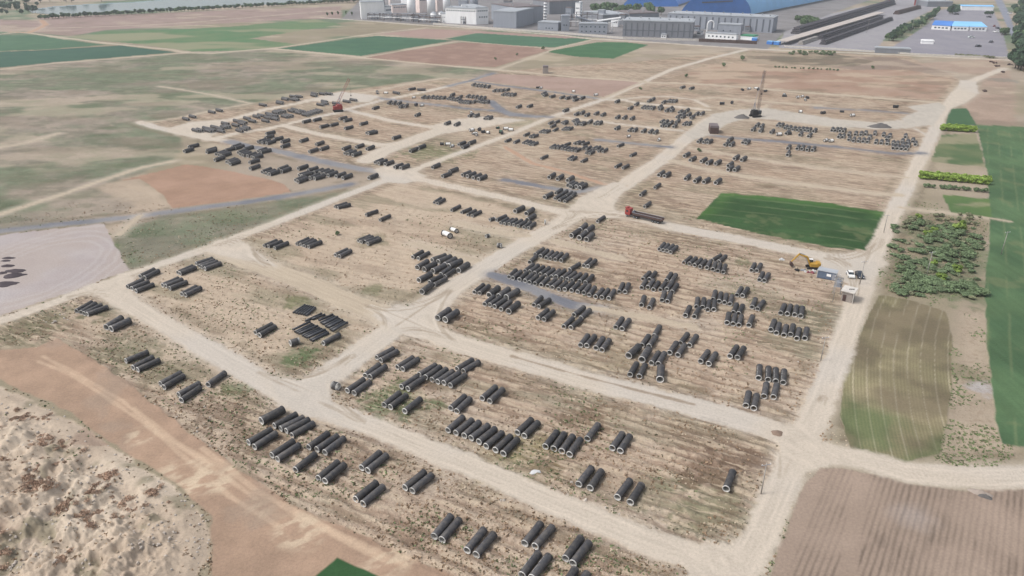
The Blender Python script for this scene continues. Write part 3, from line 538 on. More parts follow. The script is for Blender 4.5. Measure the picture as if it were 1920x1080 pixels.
# ================================================================ PIPES
PIPE_DATA = """@ 440 740 6
# wide pipe lying alone at top of the bottom strip|b
297 293 535 170
# slanted row of four behind it in the bottom strip|m
445 353 690 228
517 387 762 268
580 412 825 290
643 458 880 325
# leftmost pair on the edge of the bottom strip|m
155 543 400 405
222 592 455 445
# second pair along the orange dirt edge|m
418 683 650 532
480 728 718 575
# row of three in the bottom strip|m
830 585 1045 430
923 607 1148 462
1013 645 1222 490
# single pipe by the orange dirt edge|m
682 850 910 672
# pair just right of the single pipe by the dirt edge|m
942 948 1160 770
1017 982 1235 800
# pair under the bend of the front road|m
1427 825 1630 655
1497 860 1710 690
@ 640 800 6
# pair in the middle of the bottom strip beside weeds|m
715 688 925 520
798 725 1010 555
# pair on the dirt edge below the middle|m
160 818 385 640
243 867 465 680
@ 800 900 6
# white-ended pair low on the dirt edge|m
85 640 275 410
172 668 370 440
# lowest white-ended pair on the dirt edge|m
453 792 645 560
557 838 750 615
# pair standing above the stencilled pair|m
1102 710 1275 495
1220 745 1400 545
# rightmost pair of the bottom strip|m
1562 890 1730 665
1645 945 1825 715
# stencilled pair at the bottom edge|mw
1072 1060 1250 825
1185 1100 1365 870
# pair cut by the bottom edge|m
1500 1270 1652 1035
1635 1320 1788 1085
@ 600 640 6
# top-left pair of the front plot|m
637 188 790 110
683 217 845 130
# second pair from the top of the front plot|m
868 287 1030 190
930 313 1085 215
# upper pair of the doubled left column|m
507 385 650 275
562 398 710 300
# lower pair of the doubled left column|m
305 553 460 450
382 575 545 460
# row of six in the front plot|m
1115 372 1275 280
1187 403 1335 300
1260 430 1405 325
1323 450 1480 345
1393 468 1545 370
1465 497 1615 395
# pair behind the row of six|m
1540 308 1690 220
1612 330 1755 245
# pair butting against the row of six|m
915 513 1085 405
988 540 1150 430
# pair beside the green weeds|m
720 712 895 575
790 735 965 605
# single pipe right of the green weeds|m
952 788 1125 655
# pair above the row of eight|m
1470 755 1610 635
1538 783 1675 655
@ 800 720 6
# row of eight by the front road|m
237 520 405 375
328 553 505 415
422 585 590 435
500 613 680 480
587 653 765 510
667 698 850 550
773 740 945 585
862 780 1025 615
# pair in the empty middle of the front plot|m
623 172 765 52
708 202 845 82
# pair touching the end of the row of eight|m
1020 543 1175 400
1097 582 1245 440
# row of four in the front plot|m
1335 700 1462 540
1430 728 1548 565
1520 757 1640 595
1607 795 1725 633
@ 1000 740 6
# single pipe above the row of four|m
607 497 725 345
# pair in the middle right of the front plot|m
887 597 1000 440
977 628 1080 470
@ 1040 800 6
# spaced pair above the white rubble|m
270 650 410 475
398 693 525 505
# spaced pair right of the white rubble|m
705 800 845 615
850 848 975 655
# lone pipe at the right end of the front plot|m
1928 702 1996 528
@ 1060 560 6
# small pair below the gravel strip|m
565 320 635 230
637 335 710 250
# row of four left of the crossed heap|m
170 520 250 415
240 530 325 430
343 555 425 445
410 575 495 465
# three pipes leading up from the crossed heap|m
1000 415 1050 330
860 525 940 415
940 540 1015 440
# two wide pipes of the crossed heap|bw
710 645 840 530
860 690 940 570
# pair on the right of the crossed heap|m
968 728 1045 620
1045 740 1110 630
# pair below the crossed heap|m
728 850 800 730
833 865 900 735
# very wide pipe below the crossed heap|b
1065 910 1078 750
# upper pair of the doubled group right of the heap|m
1295 495 1365 405
1395 520 1465 430
# lower pair of the doubled group right of the heap|m
1173 610 1245 505
1265 638 1340 530
@ 1200 640 6
# pair in the open right of the heap|m
680 232 765 120
772 260 850 150
# pair below the row by the hut|m
1010 175 1080 80
1095 193 1160 95
# upright row of four near the right road|mw
1333 420 1345 290
1440 440 1445 315
1527 455 1527 330
1610 467 1620 345
# pair in front of the upright row|m
1397 608 1425 470
1502 620 1540 485
# lowest pair near the right road|m
1192 720 1225 570
1280 745 1315 600
@ 120 520 6
# fan of four beside the left road|m
138 375 320 275
192 393 355 295
225 405 405 320
262 415 460 345
# wide pair beside the left road|b
475 565 655 455
530 582 730 490
# stencilled group of three in the left strip|mw
695 945 920 855
775 1015 990 905
828 1040 1055 940
@ 200 440 6
# upper two in the corner by the grey yard|m
375 470 545 390
425 485 575 413
# corner group of three by the grey yard|m
232 585 410 505
283 605 455 535
328 633 510 565
# pair leaning on the corner stack|m
800 425 965 355
823 437 995 370
# corner stack of four by the pale road|m
1005 325 1180 270
1040 350 1200 290
1065 362 1235 305
1103 380 1265 325
# middle group of three in the corner plot|m
628 572 800 500
665 583 840 515
710 610 885 545
# pair in the pale corner plot|m
843 670 1005 590
885 682 1050 605
@ 200 620 6
# pair in the left strip above the orange dirt|m
605 605 840 480
643 640 870 510
# pair at the end of the left strip|m
808 722 1045 595
838 785 1060 640
# single pipe beside the green tuft|m
1140 612 1330 480
@ 440 520 6
# pair left of the heap of thin pipes|m
232 625 405 540
278 655 450 560
# single pipe below the heap of thin pipes|s
997 745 1175 650
@ 440 360 6
# topmost pair of the sandy plot|m
1125 165 1245 130
1160 175 1270 145
# two spaced pipes of the sandy plot|m
1477 258 1590 220
1633 315 1750 265
# group of three on the sandy plot|m
330 603 470 545
378 608 520 555
450 630 590 575
# left group of four on the sandy plot|m
698 585 830 525
743 592 870 540
782 607 905 550
830 618 960 567
# pair between the groups of four|m
1130 708 1260 650
1177 723 1305 660
# right group of four on the sandy plot|m
1390 545 1510 495
1423 560 1550 505
1467 560 1590 520
1497 582 1625 535
@ 680 400 6
# pair behind the dense block by the crossing|s
562 495 675 430
625 508 735 450
# back line of the dense block by the crossing|b
780 530 910 485
850 545 960 500
925 580 1045 515
970 600 1110 540
1075 640 1185 570
# middle line of the dense block by the crossing|b
613 610 740 535
690 633 840 555
790 658 930 590
# slim pipes of the dense block by the crossing|s
880 690 975 620
925 710 1020 645
750 775 875 710
805 805 925 740
# front wide pipes of the dense block|b
630 752 770 680
665 890 800 790
@ 780 500 6
# small pair beside the central road|s
655 283 755 205
713 297 815 220
# back row of wide pipes beside the gravel|b
820 320 930 235
930 335 1040 255
1015 350 1140 280
# slim row in front of the wide ones|s
770 432 875 345
830 440 940 360
883 458 1010 375
955 483 1065 395
# wide pipe ending the slim row|b
1040 503 1150 415
# wide pair at the crossing corner|b
242 582 375 490
328 607 470 515
# small pair below the gravel|s
1325 438 1400 360
1380 450 1490 380
# pair under the small pair below the gravel|m
1370 585 1475 500
1437 600 1535 520
# long double line of pipes, lower end|s
1662 670 1770 570
1742 683 1860 590
@ 920 440 6
# row of six by the central road|s
500 225 575 175
560 245 630 190
622 262 690 200
670 272 745 210
725 282 800 215
790 298 860 230
# single pipe in front of the row of six|s
438 312 510 245
# pair right of the row of six|s
1045 355 1120 290
1092 363 1175 300
# single pipe touching the long double row|s
888 398 970 350
# back line of the long double row|s
385 408 465 350
440 415 515 360
495 430 575 375
558 443 640 385
615 460 695 400
685 475 765 410
735 475 825 410
803 492 895 425
860 505 945 440
915 515 1005 450
1000 535 1070 465
1065 545 1135 480
# front line of the long double row|sw
205 478 285 400
248 487 330 420
323 503 410 425
385 518 470 442
435 535 525 458
498 550 590 470
567 563 655 480
640 577 728 505
693 590 785 515
765 608 850 530
832 615 925 540
908 630 990 550
977 645 1065 570
# trailing end of the long double row|s
1047 660 1110 580
1107 677 1170 595
1180 695 1260 615
1250 705 1325 620
1328 718 1385 640
# pair beyond the end of the long double row|s
1443 643 1490 550
1510 650 1555 560
# long double line of pipes, upper end|s
935 905 1030 835
1015 935 1105 855
# bright-ended pair near the pale track|m
1695 795 1730 695
1783 820 1835 720
@ 1160 480 6
# back pair of the stepped block|s
272 260 350 185
345 265 410 195
# front row of the stepped block|s
258 355 305 275
328 355 380 290
390 375 445 300
468 382 530 300
540 385 590 320
600 405 655 325
# right back pair of the stepped block|s
535 285 585 215
595 300 640 225
# lowest pair of the stepped block|s
487 500 520 400
547 508 585 420
# wide pair left of the four by four block|m
750 665 800 570
850 680 905 590
# left four of the block near the hut|s
875 570 890 480
945 580 960 490
1002 603 1020 505
1070 605 1080 510
# back four of the block near the hut|s
1062 490 1085 415
1130 510 1150 430
1190 525 1210 440
1252 538 1275 450
# labelled pair behind the block near the hut|sw
1330 440 1380 360
1392 450 1450 370
# row of eight above the stepped block|s
733 72 800 20
795 85 860 30
852 100 920 45
915 118 970 60
992 135 1030 65
1060 155 1090 80
1115 170 1145 95
1175 185 1200 110
# pair behind the row of eight above|s
1050 45 1120 5
1125 60 1190 10
# upper pair left of the excavator|s
1493 160 1530 90
1553 165 1595 100
# lower pair left of the excavator|s
1583 265 1625 185
1637 277 1690 200
# crossed pair in line with the hut|s
1500 575 1535 495
1562 592 1630 510
# short pair inside the hut block|s
1290 635 1320 560
1350 645 1385 575
# row of three below the hut block|m
1218 755 1240 650
1287 762 1310 665
1352 775 1380 675
# single pipe right of the row of three|m
1462 790 1505 690
@ 1320 520 6
# row of four by the hut|m
862 402 900 325
937 412 970 330
1020 428 1040 345
1087 440 1105 355
# row of six below the hut|m
750 600 785 515
813 630 845 530
898 652 925 555
972 653 1000 560
1045 685 1070 585
1133 690 1155 595
@ 1180 420 6
# lone small pair by the road to the excavator|s
370 300 420 245
427 312 490 260
@ 760 340 6
# tiny pair at the back of the sandy plot|s
325 235 395 190
360 245 430 205
# two wide pipes in the sandy plot|m
518 325 590 290
630 350 715 315
# two narrow pipes beside the wide two|sw
700 375 775 335
750 388 830 350
# tight row of ten by the crossing road|sw
1025 435 1095 405
1070 465 1150 415
1115 475 1200 430
1168 480 1240 435
1218 490 1300 445
1267 503 1360 450
1333 515 1395 470
1385 525 1450 475
# wide three above the tight row|b
1233 333 1315 295
1360 360 1430 315
1370 430 1430 395
# single wide pipe at the junction|b
1565 175 1640 140
# back of the stack at the junction|m
1690 130 1740 100
@ 1020 340 6
# stack at the junction|m
125 188 185 150
190 148 250 110
170 208 240 165
245 160 320 115
232 222 300 175
300 175 350 132
# three wide pipes on the gravel by the junction|b
285 50 345 15
380 65 440 35
# wide pipe right of the junction, upper|m
1245 75 1290 45
# wide pipe right of the junction, middle|m
1085 155 1130 120
# wide pipe behind the red truck|m
1130 285 1180 250
# single pipe on the junction corner|m
600 450 670 405
# block of wide pipes at the junction corner|b
305 610 375 565
405 545 465 495
395 635 460 585
470 565 545 515
475 655 545 600
# small pair in the middle of the ploughed plot|s
1330 780 1385 720
1390 790 1455 735
@ 980 240 8
# five wide pipes above the gravel strip|b
395 740 460 700
520 765 590 720
670 790 745 745
695 880 785 830
830 890 915 845
# dense field of pipes beyond, front line|m
415 295 480 260
465 300 525 265
520 300 600 265
585 315 660 270
635 325 710 280
685 335 760 290
738 340 850 265
790 350 880 295
890 310 960 270
950 320 1030 290
950 375 1030 330
1000 385 1110 330
1135 350 1240 280
1200 355 1280 310
# dense field of pipes beyond, back line|m
620 260 700 230
770 235 850 205
820 235 900 210
890 250 990 220
1040 320 1130 275
1100 320 1180 270
# scattered pipes beyond the dense field|m
275 460 360 425
685 470 750 430
730 480 800 440
880 505 960 465
1425 270 1500 240
1615 415 1690 380
# two wide pipes by the central road bend|m
1390 585 1480 540
1500 605 1590 560
@ 1160 240 8
# three wide pipes right of the central road|b
1190 205 1250 165
1270 210 1330 175
1330 215 1410 175
# crossed three right of the central road|b
1590 250 1650 215
1640 185 1690 160
1670 260 1740 215
# scattered pipes in the second plot right of the road|b
985 420 1050 380
1070 485 1115 465
1235 500 1300 470
1325 530 1385 500
1450 535 1530 495
1640 565 1690 525
1640 625 1720 565
1735 630 1800 580
1730 465 1775 440
1840 485 1885 460
1880 230 1920 195
# spaced line in the third plot right of the road|b
600 705 670 660
685 720 765 675
1000 760 1055 715
1140 795 1215 750
1275 810 1350 765
1450 830 1520 785
@ 320 230 8
# far left plot pipes by the orange field|b
270 365 420 335
200 430 340 385
540 420 660 390
535 442 680 412
680 475 780 420
720 485 850 430
760 495 900 455
660 560 810 520
840 590 930 550
865 600 980 560
890 620 1040 580
920 365 1030 330
950 385 1070 350
830 415 960 380
1010 450 1110 400
1100 400 1230 365
1080 490 1210 430
1040 475 1160 420
1150 500 1300 440
1220 520 1330 470
1240 530 1380 480
1310 430 1400 400
1350 440 1450 430
1180 600 1350 560
1190 690 1330 650
1370 740 1500 690
1430 765 1560 715
1490 770 1640 720
1620 700 1740 660
1650 735 1790 685
1430 170 1540 150
1420 225 1490 205
1550 250 1630 235
1440 310 1550 280
1310 290 1400 250
1370 300 1470 265
1660 290 1760 260
1660 365 1780 325
@ 500 230 8
# far plot pipes beyond the left road|b
500 280 610 245
740 330 840 295
640 435 760 400
800 405 920 370
1140 400 1240 365
1340 365 1460 325
1500 395 1600 355
1170 465 1260 410
1220 470 1330 430
1290 490 1410 455
470 690 610 650
620 720 760 680
710 750 840 700
800 755 930 705
860 770 980 730
920 790 1050 740
1040 805 1160 765
1140 830 1260 785
485 790 620 745
530 800 680 770
650 830 790 780
715 840 870 800
430 865 550 820
465 885 610 830
1530 830 1640 780
@ 680 220 8
# pipes beside the grassy wedge|b
185 680 310 630
240 695 380 640
335 705 450 665
475 750 620 700
570 760 700 710
710 505 820 460
830 455 930 420
1490 450 1600 410
1590 390 1710 350
1440 410 1540 370
1045 750 1110 710
1195 880 1330 840
1300 815 1410 780
1495 870 1620 825
1570 885 1700 835
1655 905 1780 855
1735 925 1860 875
@ 860 200 8
# far pipes along the left road|m
1350 255 1450 215
1440 240 1540 200
1560 245 1620 215
1215 380 1310 335
1260 385 1350 345
1300 390 1385 350
1380 300 1480 265
1420 360 1500 320
980 430 1070 395
1065 455 1140 410
1110 455 1190 425
700 520 790 485
830 540 910 500
965 545 1030 505
1015 555 1080 515
1060 570 1130 525
1110 575 1190 535
1560 345 1620 310
1600 345 1660 315
1640 345 1710 310
1720 215 1790 185
1745 245 1860 190
1820 260 1900 220
@ 320 150 8
# far pipes by the meadow|b
370 555 270 530
270 590 180 565
660 485 570 470
770 460 690 440
1430 380 1330 370
1680 340 1570 325
1765 285 1660 270
1890 300 1800 280
1890 250 1790 240
420 765 330 740
480 760 400 725
610 770 480 735
660 755 540 725
590 735 450 710
700 715 600 690
790 740 705 718
850 715 740 690
890 705 780 685
800 775 700 755
870 660 770 650
1020 690 910 660
1110 660 1030 640
1050 622 940 605
1130 640 1040 600
1080 770 970 735
1140 745 1030 715
1185 725 1080 705
1190 585 1100 560
1270 620 1150 600
1330 560 1250 535
1400 540 1330 525
1470 620 1320 590
1610 590 1480 560
1500 570 1410 545
1600 540 1520 520
1520 515 1450 500
1640 490 1550 465
1700 475 1630 460
1820 540 1670 515
@ 500 130 8
# far pipes round the red crane|b
240 510 130 490
320 455 230 440
480 455 370 430
530 410 420 395
750 400 670 370
760 370 670 350
880 370 800 350
980 370 900 360
910 490 810 465
860 535 750 530
920 520 840 510
1090 520 970 510
1250 485 1180 480
1350 465 1260 450
620 690 520 660
520 660 420 630
420 630 320 600
665 672 560 642
560 642 460 612
460 612 380 585
710 658 610 635
750 648 650 625
790 638 690 615
830 625 730 605
510 635 420 605
200 655 100 630
260 640 190 620
370 705 250 680
310 715 230 690
170 740 60 710
100 700 10 680
540 790 660 760
700 765 820 735
1090 745 1200 715
1160 775 1300 745
800 865 910 840
950 840 1070 810
1400 825 1500 795
1170 885 1280 860
1510 960 1630 935
1590 590 1680 560
@ 680 130 8
# far pipes behind the curved grey lane|b
380 510 440 480
450 515 510 485
520 520 580 495
560 570 650 530
620 560 680 515
790 695 880 660
1235 820 1310 785
1380 835 1460 800
70 960 190 940
450 1035 550 1005
220 355 140 330
550 360 470 350
690 300 770 295
820 300 900 305
890 430 950 395
950 430 1010 395
1015 425 1075 395
1075 435 1130 400
1130 440 1185 410
1190 440 1240 415
1270 440 1340 400
1320 450 1390 410
1370 460 1440 420
1420 470 1490 430
1450 495 1520 450
1500 500 1560 465
1550 505 1610 470
1600 510 1660 475
1640 495 1700 460
1700 480 1770 445
1750 490 1820 450
1800 500 1870 460
1850 500 1910 465
1560 410 1620 380
1620 420 1680 390
1680 425 1740 395
1740 435 1800 405
1800 445 1850 415
1440 420 1500 390
1320 390 1390 365
@ 860 130 8
# farthest pipes past the grey lane|b
200 240 250 220
260 250 310 225
310 255 360 230
360 262 410 235
420 268 465 245
520 325 590 300
580 325 650 300
640 325 700 300
700 315 760 292
650 385 700 360
700 385 750 360
750 390 800 365
800 390 845 370
1250 370 1310 345
1270 395 1350 360
1370 415 1450 400
1520 430 1580 415
1610 440 1690 425
1690 430 1770 405
1720 465 1800 440
1820 440 1865 425
870 570 940 545
1035 560 1110 530
1570 625 1640 600
150 700 220 670
230 705 370 660
390 740 440 705
430 740 510 700
@ 1040 160 8
# far pipes above the central road bend|b
910 250 960 235
1205 290 1260 265
1110 350 1170 330
1310 340 1350 310
1360 345 1400 315
1410 350 1450 320
1450 355 1540 310
1560 330 1605 300
1570 360 1610 340
1665 385 1720 350
1720 355 1775 325
1740 385 1790 355
1400 240 1440 212
1450 215 1500 190
1620 260 1680 230
1690 245 1740 215
1740 245 1800 215
1790 245 1850 210
310 440 380 405
380 425 440 395
460 455 560 405
600 435 690 390
700 450 750 425
920 490 980 450
1025 495 1080 460
1140 505 1200 465
280 540 350 505
310 580 420 520
385 585 460 550
500 560 560 530
595 580 640 550
650 580 710 545
120 570 180 535
910 650 980 620
1110 675 1160 640
1180 680 1235 645
1310 695 1400 640
1415 705 1480 670
1490 715 1540 680
1590 555 1650 520
1650 560 1710 525
1720 570 1780 535
1820 550 1880 520
1600 610 1650 580
1670 610 1720 580
1780 620 1815 590
@ 1140 140 8
# far pipes by the haul road bend|b
1065 565 1120 535
1160 545 1230 510
1100 600 1170 570
1190 605 1320 540
1310 595 1370 560
1390 590 1440 560
1240 650 1300 620
1100 640 1160 605
1030 640 1080 610
1130 745 1180 715
1190 745 1240 715
1090 195 1140 180
1225 210 1275 195
@ 1380 200 8
# far pipes below the lattice crane|b
300 285 350 245
370 300 420 240
240 350 280 315
355 365 400 335
620 285 650 250
665 290 705 260
730 320 770 270
790 330 830 280
850 340 900 310
920 350 950 320
970 350 1000 325
1030 355 1060 325
1085 360 1120 330
1160 370 1200 345
520 385 560 365
750 400 790 380
955 425 980 390
1085 445 1120 425
125 545 170 510
775 625 800 580
770 725 790 690
915 630 930 590
985 635 1005 595
1065 645 1085 605
1145 650 1190 610
1490 355 1530 325
1560 360 1590 325
@ 1540 150 8
# far double row near the right road|b
410 895 440 830
480 910 505 840
555 915 580 850
625 920 650 855
690 925 715 860
815 940 840 880
895 945 920 885
985 955 1010 890
1075 960 1090 900
1135 965 1160 905
1075 1020 1085 970
1145 1025 1155 975
1200 1030 1215 980
1260 1035 1280 980
410 820 430 780
510 815 520 760
590 820 610 770
660 810 665 755
800 810 800 765
930 835 930 785
1020 850 1040 810
1260 855 1260 815
1410 965 1420 910
1300 990 1350 930
1210 930 1240 885
1290 940 1330 890
1220 980 1260 930
720 870 750 830
980 890 1000 840
1370 920 1390 880
200 760 220 720
280 760 300 720
260 855 280 830
315 855 340 830
"""
M_BIT = mat('bitumen_coated_iron',(.046,.046,.052),rough=.55,spec=.4,var=.25,scale=1.1,objvar=.3,col2=(.068,.062,.058))
M_CEM = mat('cement_lining',(.42,.41,.39),rough=.9,var=.12,scale=2,objvar=.12)
M_RIM = mat('pale_pipe_end',(.56,.55,.53),rough=.85,var=.12,scale=3,objvar=.22)
M_MARK = mat('white_stencil_paint',(.72,.72,.70),rough=.7)
DIA = {'s':1.52,'m':1.58,'b':2.02}
PL = 6.2
def ring_mesh(r, L, n=20):
    """outer shell with collar, lining and end rim, axis +x from the open end at 0; three meshes"""
    def surf(prof, flip=False):
        vs=[];fs=[]
        for x,rr in prof:
            for i in range(n):
                t=2*math.pi*i/n; vs.append((x,rr*math.cos(t),rr*math.sin(t)))
        for k in range(len(prof)-1):
            for i in range(n):
                j=(i+1)%n; f=(k*n+i,k*n+j,(k+1)*n+j,(k+1)*n+i); fs.append(f if flip else f[::-1])
        return vs,fs
    ri=r*.855
    b=MB(); b.add(*surf([(0.02,r*.955),(.05,r),(L-.42,r)])); barrel=b.mesh('pipe_barrel',M_BIT,True)
    b=MB(); b.add(*surf([(L-.43,r*.99),(L-.40,r*1.07),(L-.03,r*1.07),(L,r*1.03),(L,ri)])); sock=b.mesh('pipe_socket',M_BIT,False)
    b=MB(); b.add(*surf([(.045,ri),(L-.02,ri)],True)); lining=b.mesh('pipe_lining',M_CEM,True)
    b=MB(); b.add(*surf([(.10,ri-.01),(-.03,ri),(-.03,r*.985),(.10,r*1.012)])); rim=b.mesh('pipe_rim',M_RIM,False)
    return barrel,sock,lining,rim
PM={k:ring_mesh(d/2,PL) for k,d in DIA.items()}
def mark_mesh(r):
    b=MB(); rr=random.Random(3); x=.9
    while x<4.9:
        w_=rr.uniform(.16,.26); 
        if not 2.7<x<3.0:
            a0=R(44); hgt=.16/r
            for q in range(rr.choice((2,3))):
                xx=x+rr.uniform(0,w_-.07); a1=a0+rr.uniform(0,hgt*.4); a2=a1+hgt*rr.uniform(.4,.8)
                p=[(xx,r*1.006*math.cos(t),r*1.006*math.sin(t)) for t in (a1,a2)]; q2=[(xx+.09,)+v[1:] for v in p]
                b.add([p[0],q2[0],q2[1],p[1]],[(0,1,2,3)])
        x+=w_+.12
    return b.mesh('stencil_marks',M_MARK)
MM={k:mark_mesh(d/2) for k,d in DIA.items()}
ORD=['first','second','third','fourth','fifth','sixth','seventh','eighth','ninth','tenth','eleventh','twelfth','thirteenth','fourteenth','fifteenth','sixteenth','seventeenth','eighteenth','nineteenth','twentieth']
def ordw(i):
    if i<20: return ORD[i]
    t=(i+1)//10; u=(i+1)%10; tens={2:'twenty',3:'thirty',4:'forty',5:'fifty'}
    return {20:'twentieth',30:'thirtieth',40:'fortieth',50:'fiftieth'}[i+1] if u==0 else tens[t]+'-'+ORD[u-1]
P=[]; clus=[]
for l in PIPE_DATA.strip().split('\n'):
    l=l.strip()
    if l[0]=='@': ox,oy,s_=map(float,l[1:].split())
    elif l[0]=='#': c_=l[1:].strip().split('|'); clus.append(c_)
    else:
        a,b_,c2,d2=map(float,l.split()); size=c_[1][0]; r=DIA[size]/2
        n=W(ox+a/s_,oy+b_/s_,r); f=W(ox+c2/s_,oy+d2/s_,r); ax,ay=float(n[0]),float(n[1]); dx,dy=float(f[0])-ax,float(f[1])-ay
        P.append([ax,ay,math.atan2(dy,dx),size,len(clus)-1,'w' in c_[1],ox+a/s_,oy+b_/s_])
# far away the direction cannot be read singly: lean towards the cluster's direction
for ci in range(len(clus)):
    mem=[p for p in P if p[4]==ci]
    if len(mem)>8 and mem[0][7]<345:
        for p in mem:
            nb=[q for q in P if q[4]==ci and math.hypot(q[0]-p[0],q[1]-p[1])<45 and math.cos(q[2]-p[2])>.5]
            A=math.atan2(sum(math.sin(q[2]) for q in nb),sum(math.cos(q[2]) for q in nb)); d=(p[2]-A+math.pi)%(2*math.pi)-math.pi; p.append(A+d*.3)
        for p in mem: p[2]=p.pop()
PA=np.array([[p[0]+math.cos(p[2])*PL/2,p[1]+math.sin(p[2])*PL/2,p[2],DIA[p[3]]/2] for p in P])
nearp=[(i,j) for i in range(len(P)) for j in range(i+1,len(P)) if abs(PA[i,0]-PA[j,0])<9 and abs(PA[i,1]-PA[j,1])<9]
for it in range(40):
    mv=0
    for i,j in nearp:
        a=PA[i];b_=PA[j]
        if abs(math.cos(a[2]-b_[2]))<.8: continue
        an=a[2]; ux,uy=math.cos(an),math.sin(an); dx,dy=b_[0]-a[0],b_[1]-a[1]
        lon=dx*ux+dy*uy; lat=-dx*uy+dy*ux; need=a[3]+b_[3]+.03
        ov=need-abs(lat); ol=PL+.08-abs(lon)
        if ov>0 and ol>0:
            if ol<1.6 or ol<ov*.7: k=ol/2*(1 if lon>0 else -1)*.6; mx,my=ux*k,uy*k
            else: k=ov/2*(1 if lat>0 else -1)*.6; mx,my=-uy*k,ux*k
            a[0]-=mx;a[1]-=my;b_[0]+=mx;b_[1]+=my; mv+=1
    if not mv: break
for i,p in enumerate(P):
    an=PA[i,2]; p[0]=PA[i,0]-math.cos(an)*PL/2; p[1]=PA[i,1]-math.sin(an)*PL/2
order=sorted(range(len(P)),key=lambda i:math.hypot(PA[i,0],PA[i,1])/DIA[P[i][3]])
single=set(order[:300])
protos={}
SZ={'s':'slim','m':'medium','b':'wide'}
def place(i,p):
    cx,cy=PA[i,0],PA[i,1]; z=max(gz(cx,cy),gz(p[0],p[1])-.05)+DIA[p[3]]/2-.03
    mem=sorted([q for q in range(len(P)) if P[q][4]==p[4]],key=lambda q:P[q][6]); k=mem.index(i); ph=clus[p[4]][0]
    if len(mem)==1: lab='dark iron pipe, the '+ph
    elif len(mem)==2: lab=('left' if k==0 else 'right')+' pipe of the '+ph
    else: lab=ordw(k)+' pipe from left, '+ph
    key=(p[3],p[5])
    if key not in protos:
        e=empty('iron_pipe',(0,0,0)); ba,so,li,ri=PM[p[3]]
        for nm_,me in (('pipe_barrel',ba),('pipe_socket',so),('pipe_lining',li),('pipe_rim',ri)): link(nm_,me,e)
        if p[5]: link('stencil_lettering',MM[p[3]],e,kind='stuff')
        protos[key]=e
    else: e=copy_tree(protos[key])
    e.location=(p[0],p[1],z); e.rotation_euler=(0,0,p[2])
    tag(e,lab,'pipe','iron pipes stored in the yard')
for i in sorted(single): place(i,P[i])
# the rest, farther off, as one mass
b=MB()
for i,p in enumerate(P):
    if i in single: continue
    r=DIA[p[3]]/2; z=gz(PA[i,0],PA[i,1])+r-.03; ca,sa=math.cos(p[2]),math.sin(p[2]); n=12; vs=[];fs=[];ms=[]
    prof=[(0,r*.8),(0,r),(PL-.4,r),(PL-.4,r*1.06),(PL,r*1.06),(PL,r*.8),(0.02,r*.8)]
    for x,rr in prof:
        for q in range(n):
            t=2*math.pi*q/n; y_=rr*math.cos(t); vs.append((p[0]+x*ca-y_*sa,p[1]+x*sa+y_*ca,z+rr*math.sin(t)))
    for k in range(6):
        for q in range(n):
            j=(q+1)%n; b_f=(k*n+j,k*n+q,(k+1)*n+q,(k+1)*n+j); fs.append(b_f); ms.append(2 if k==0 else (1 if k==5 else 0))
    n0=len(b.v); b.v+=vs; b.f+=[tuple(x+n0 for x in f) for f in fs]; b.m+=ms
b.obj('distant_iron_pipes',[M_BIT,M_CEM,M_RIM],label='farthest dark iron pipes lying in rows beyond the nearer plots',kind='stuff')
# short pieces
def short_piece(px,py,an,L,r,lab,white=False):
    x,y=W(px,py,r); e=empty('short_pipe_piece',(float(x),float(y),gz(x,y)+r),an); tag(e,lab,'pipe piece')
    ba,so,li,ri=ring_mesh(r,L)
    link('pipe_barrel',ba,e)
    link('pipe_lining',li,e); link('pipe_rim',ri,e)
    o=link('pipe_rim',ri,e); o.location=(L,0,0); o.rotation_euler=(0,0,math.pi)
short_piece(634,724,R(152),1.7,1.05,'short ring of pipe with pale end facing right, by the road bend')
short_piece(544,644,R(38),2.6,.95,'short white-ended pipe piece left of the heap of thin pipes')
short_piece(940,460,R(160),1.5,.95,'short white-ended ring by the central road')
short_piece(1021,416,R(5),.5,1.0,'thin flange ring leaning beside the junction')
short_piece(911,443,R(40),1.6,.7,'small flanged piece on the sandy plot')
short_piece(918,412,R(40),2.6,.75,'black flanged piece left of the tight row')
# heap of thin pipes
M_THIN=mat('thin_pipe_black',(.035,.037,.045),rough=.4,spec=.5,objvar=.35)
def thin(i,a,b_,lab,r=.36,grp='thin black pipes heaped by the pale track',zz=0):
    A=Wp(*a,r); B=Wp(*b_,r); d=(B-A).normalized(); L=min((B-A).length,6.2); A.z=gz(A.x,A.y)+r+zz; B=A+Vector((d.x,d.y,0))*L; B.z=gz(B.x,B.y)+r+zz
    e=empty('thin_pipe',A,0); tag(e,lab,'pipe',grp)
    m_=MB(); m_.tube((0,0,0),B-A,r,n=10); m_.obj('pipe_barrel',M_THIN,e,True)
    m_=MB(); dd=(B-A).normalized(); m_.tube(dd*-.02,dd*.05,r*1.02,n=10); m_.tube((B-A)-dd*.3,(B-A)+dd*.02,r*1.12,n=10); m_.obj('end_collar',M_THIN,e)
def tl(ax,ay): return (440+ax/6,520+ay/6)
for i in range(6): t=i/5; thin(i,tl(660+t*145,395+t*35),tl(790+t*115,305+t*30),'thin black pipe, %s from left of the small heap'%ordw(i))
for i in range(10): t=i/9; thin(i,tl(950+t*160,500+t*110),tl(1105+t*165,425+t*95),'thin black pipe, %s from left of the upper heap half'%ordw(i),zz=.0 if i%3 else .35)
for i in range(11): t=i/10; thin(i,tl(655+t*215,600+t*115),tl(880+t*175,500+t*125),'thin black pipe, %s from left of the lower heap half'%ordw(i),zz=.0 if i%4 else .35)
thin(0,tl(795,490),tl(1000,395),'thin black pipe lying loose behind the heap'); thin(0,tl(870,470),tl(1015,420),'second thin black pipe behind the heap')
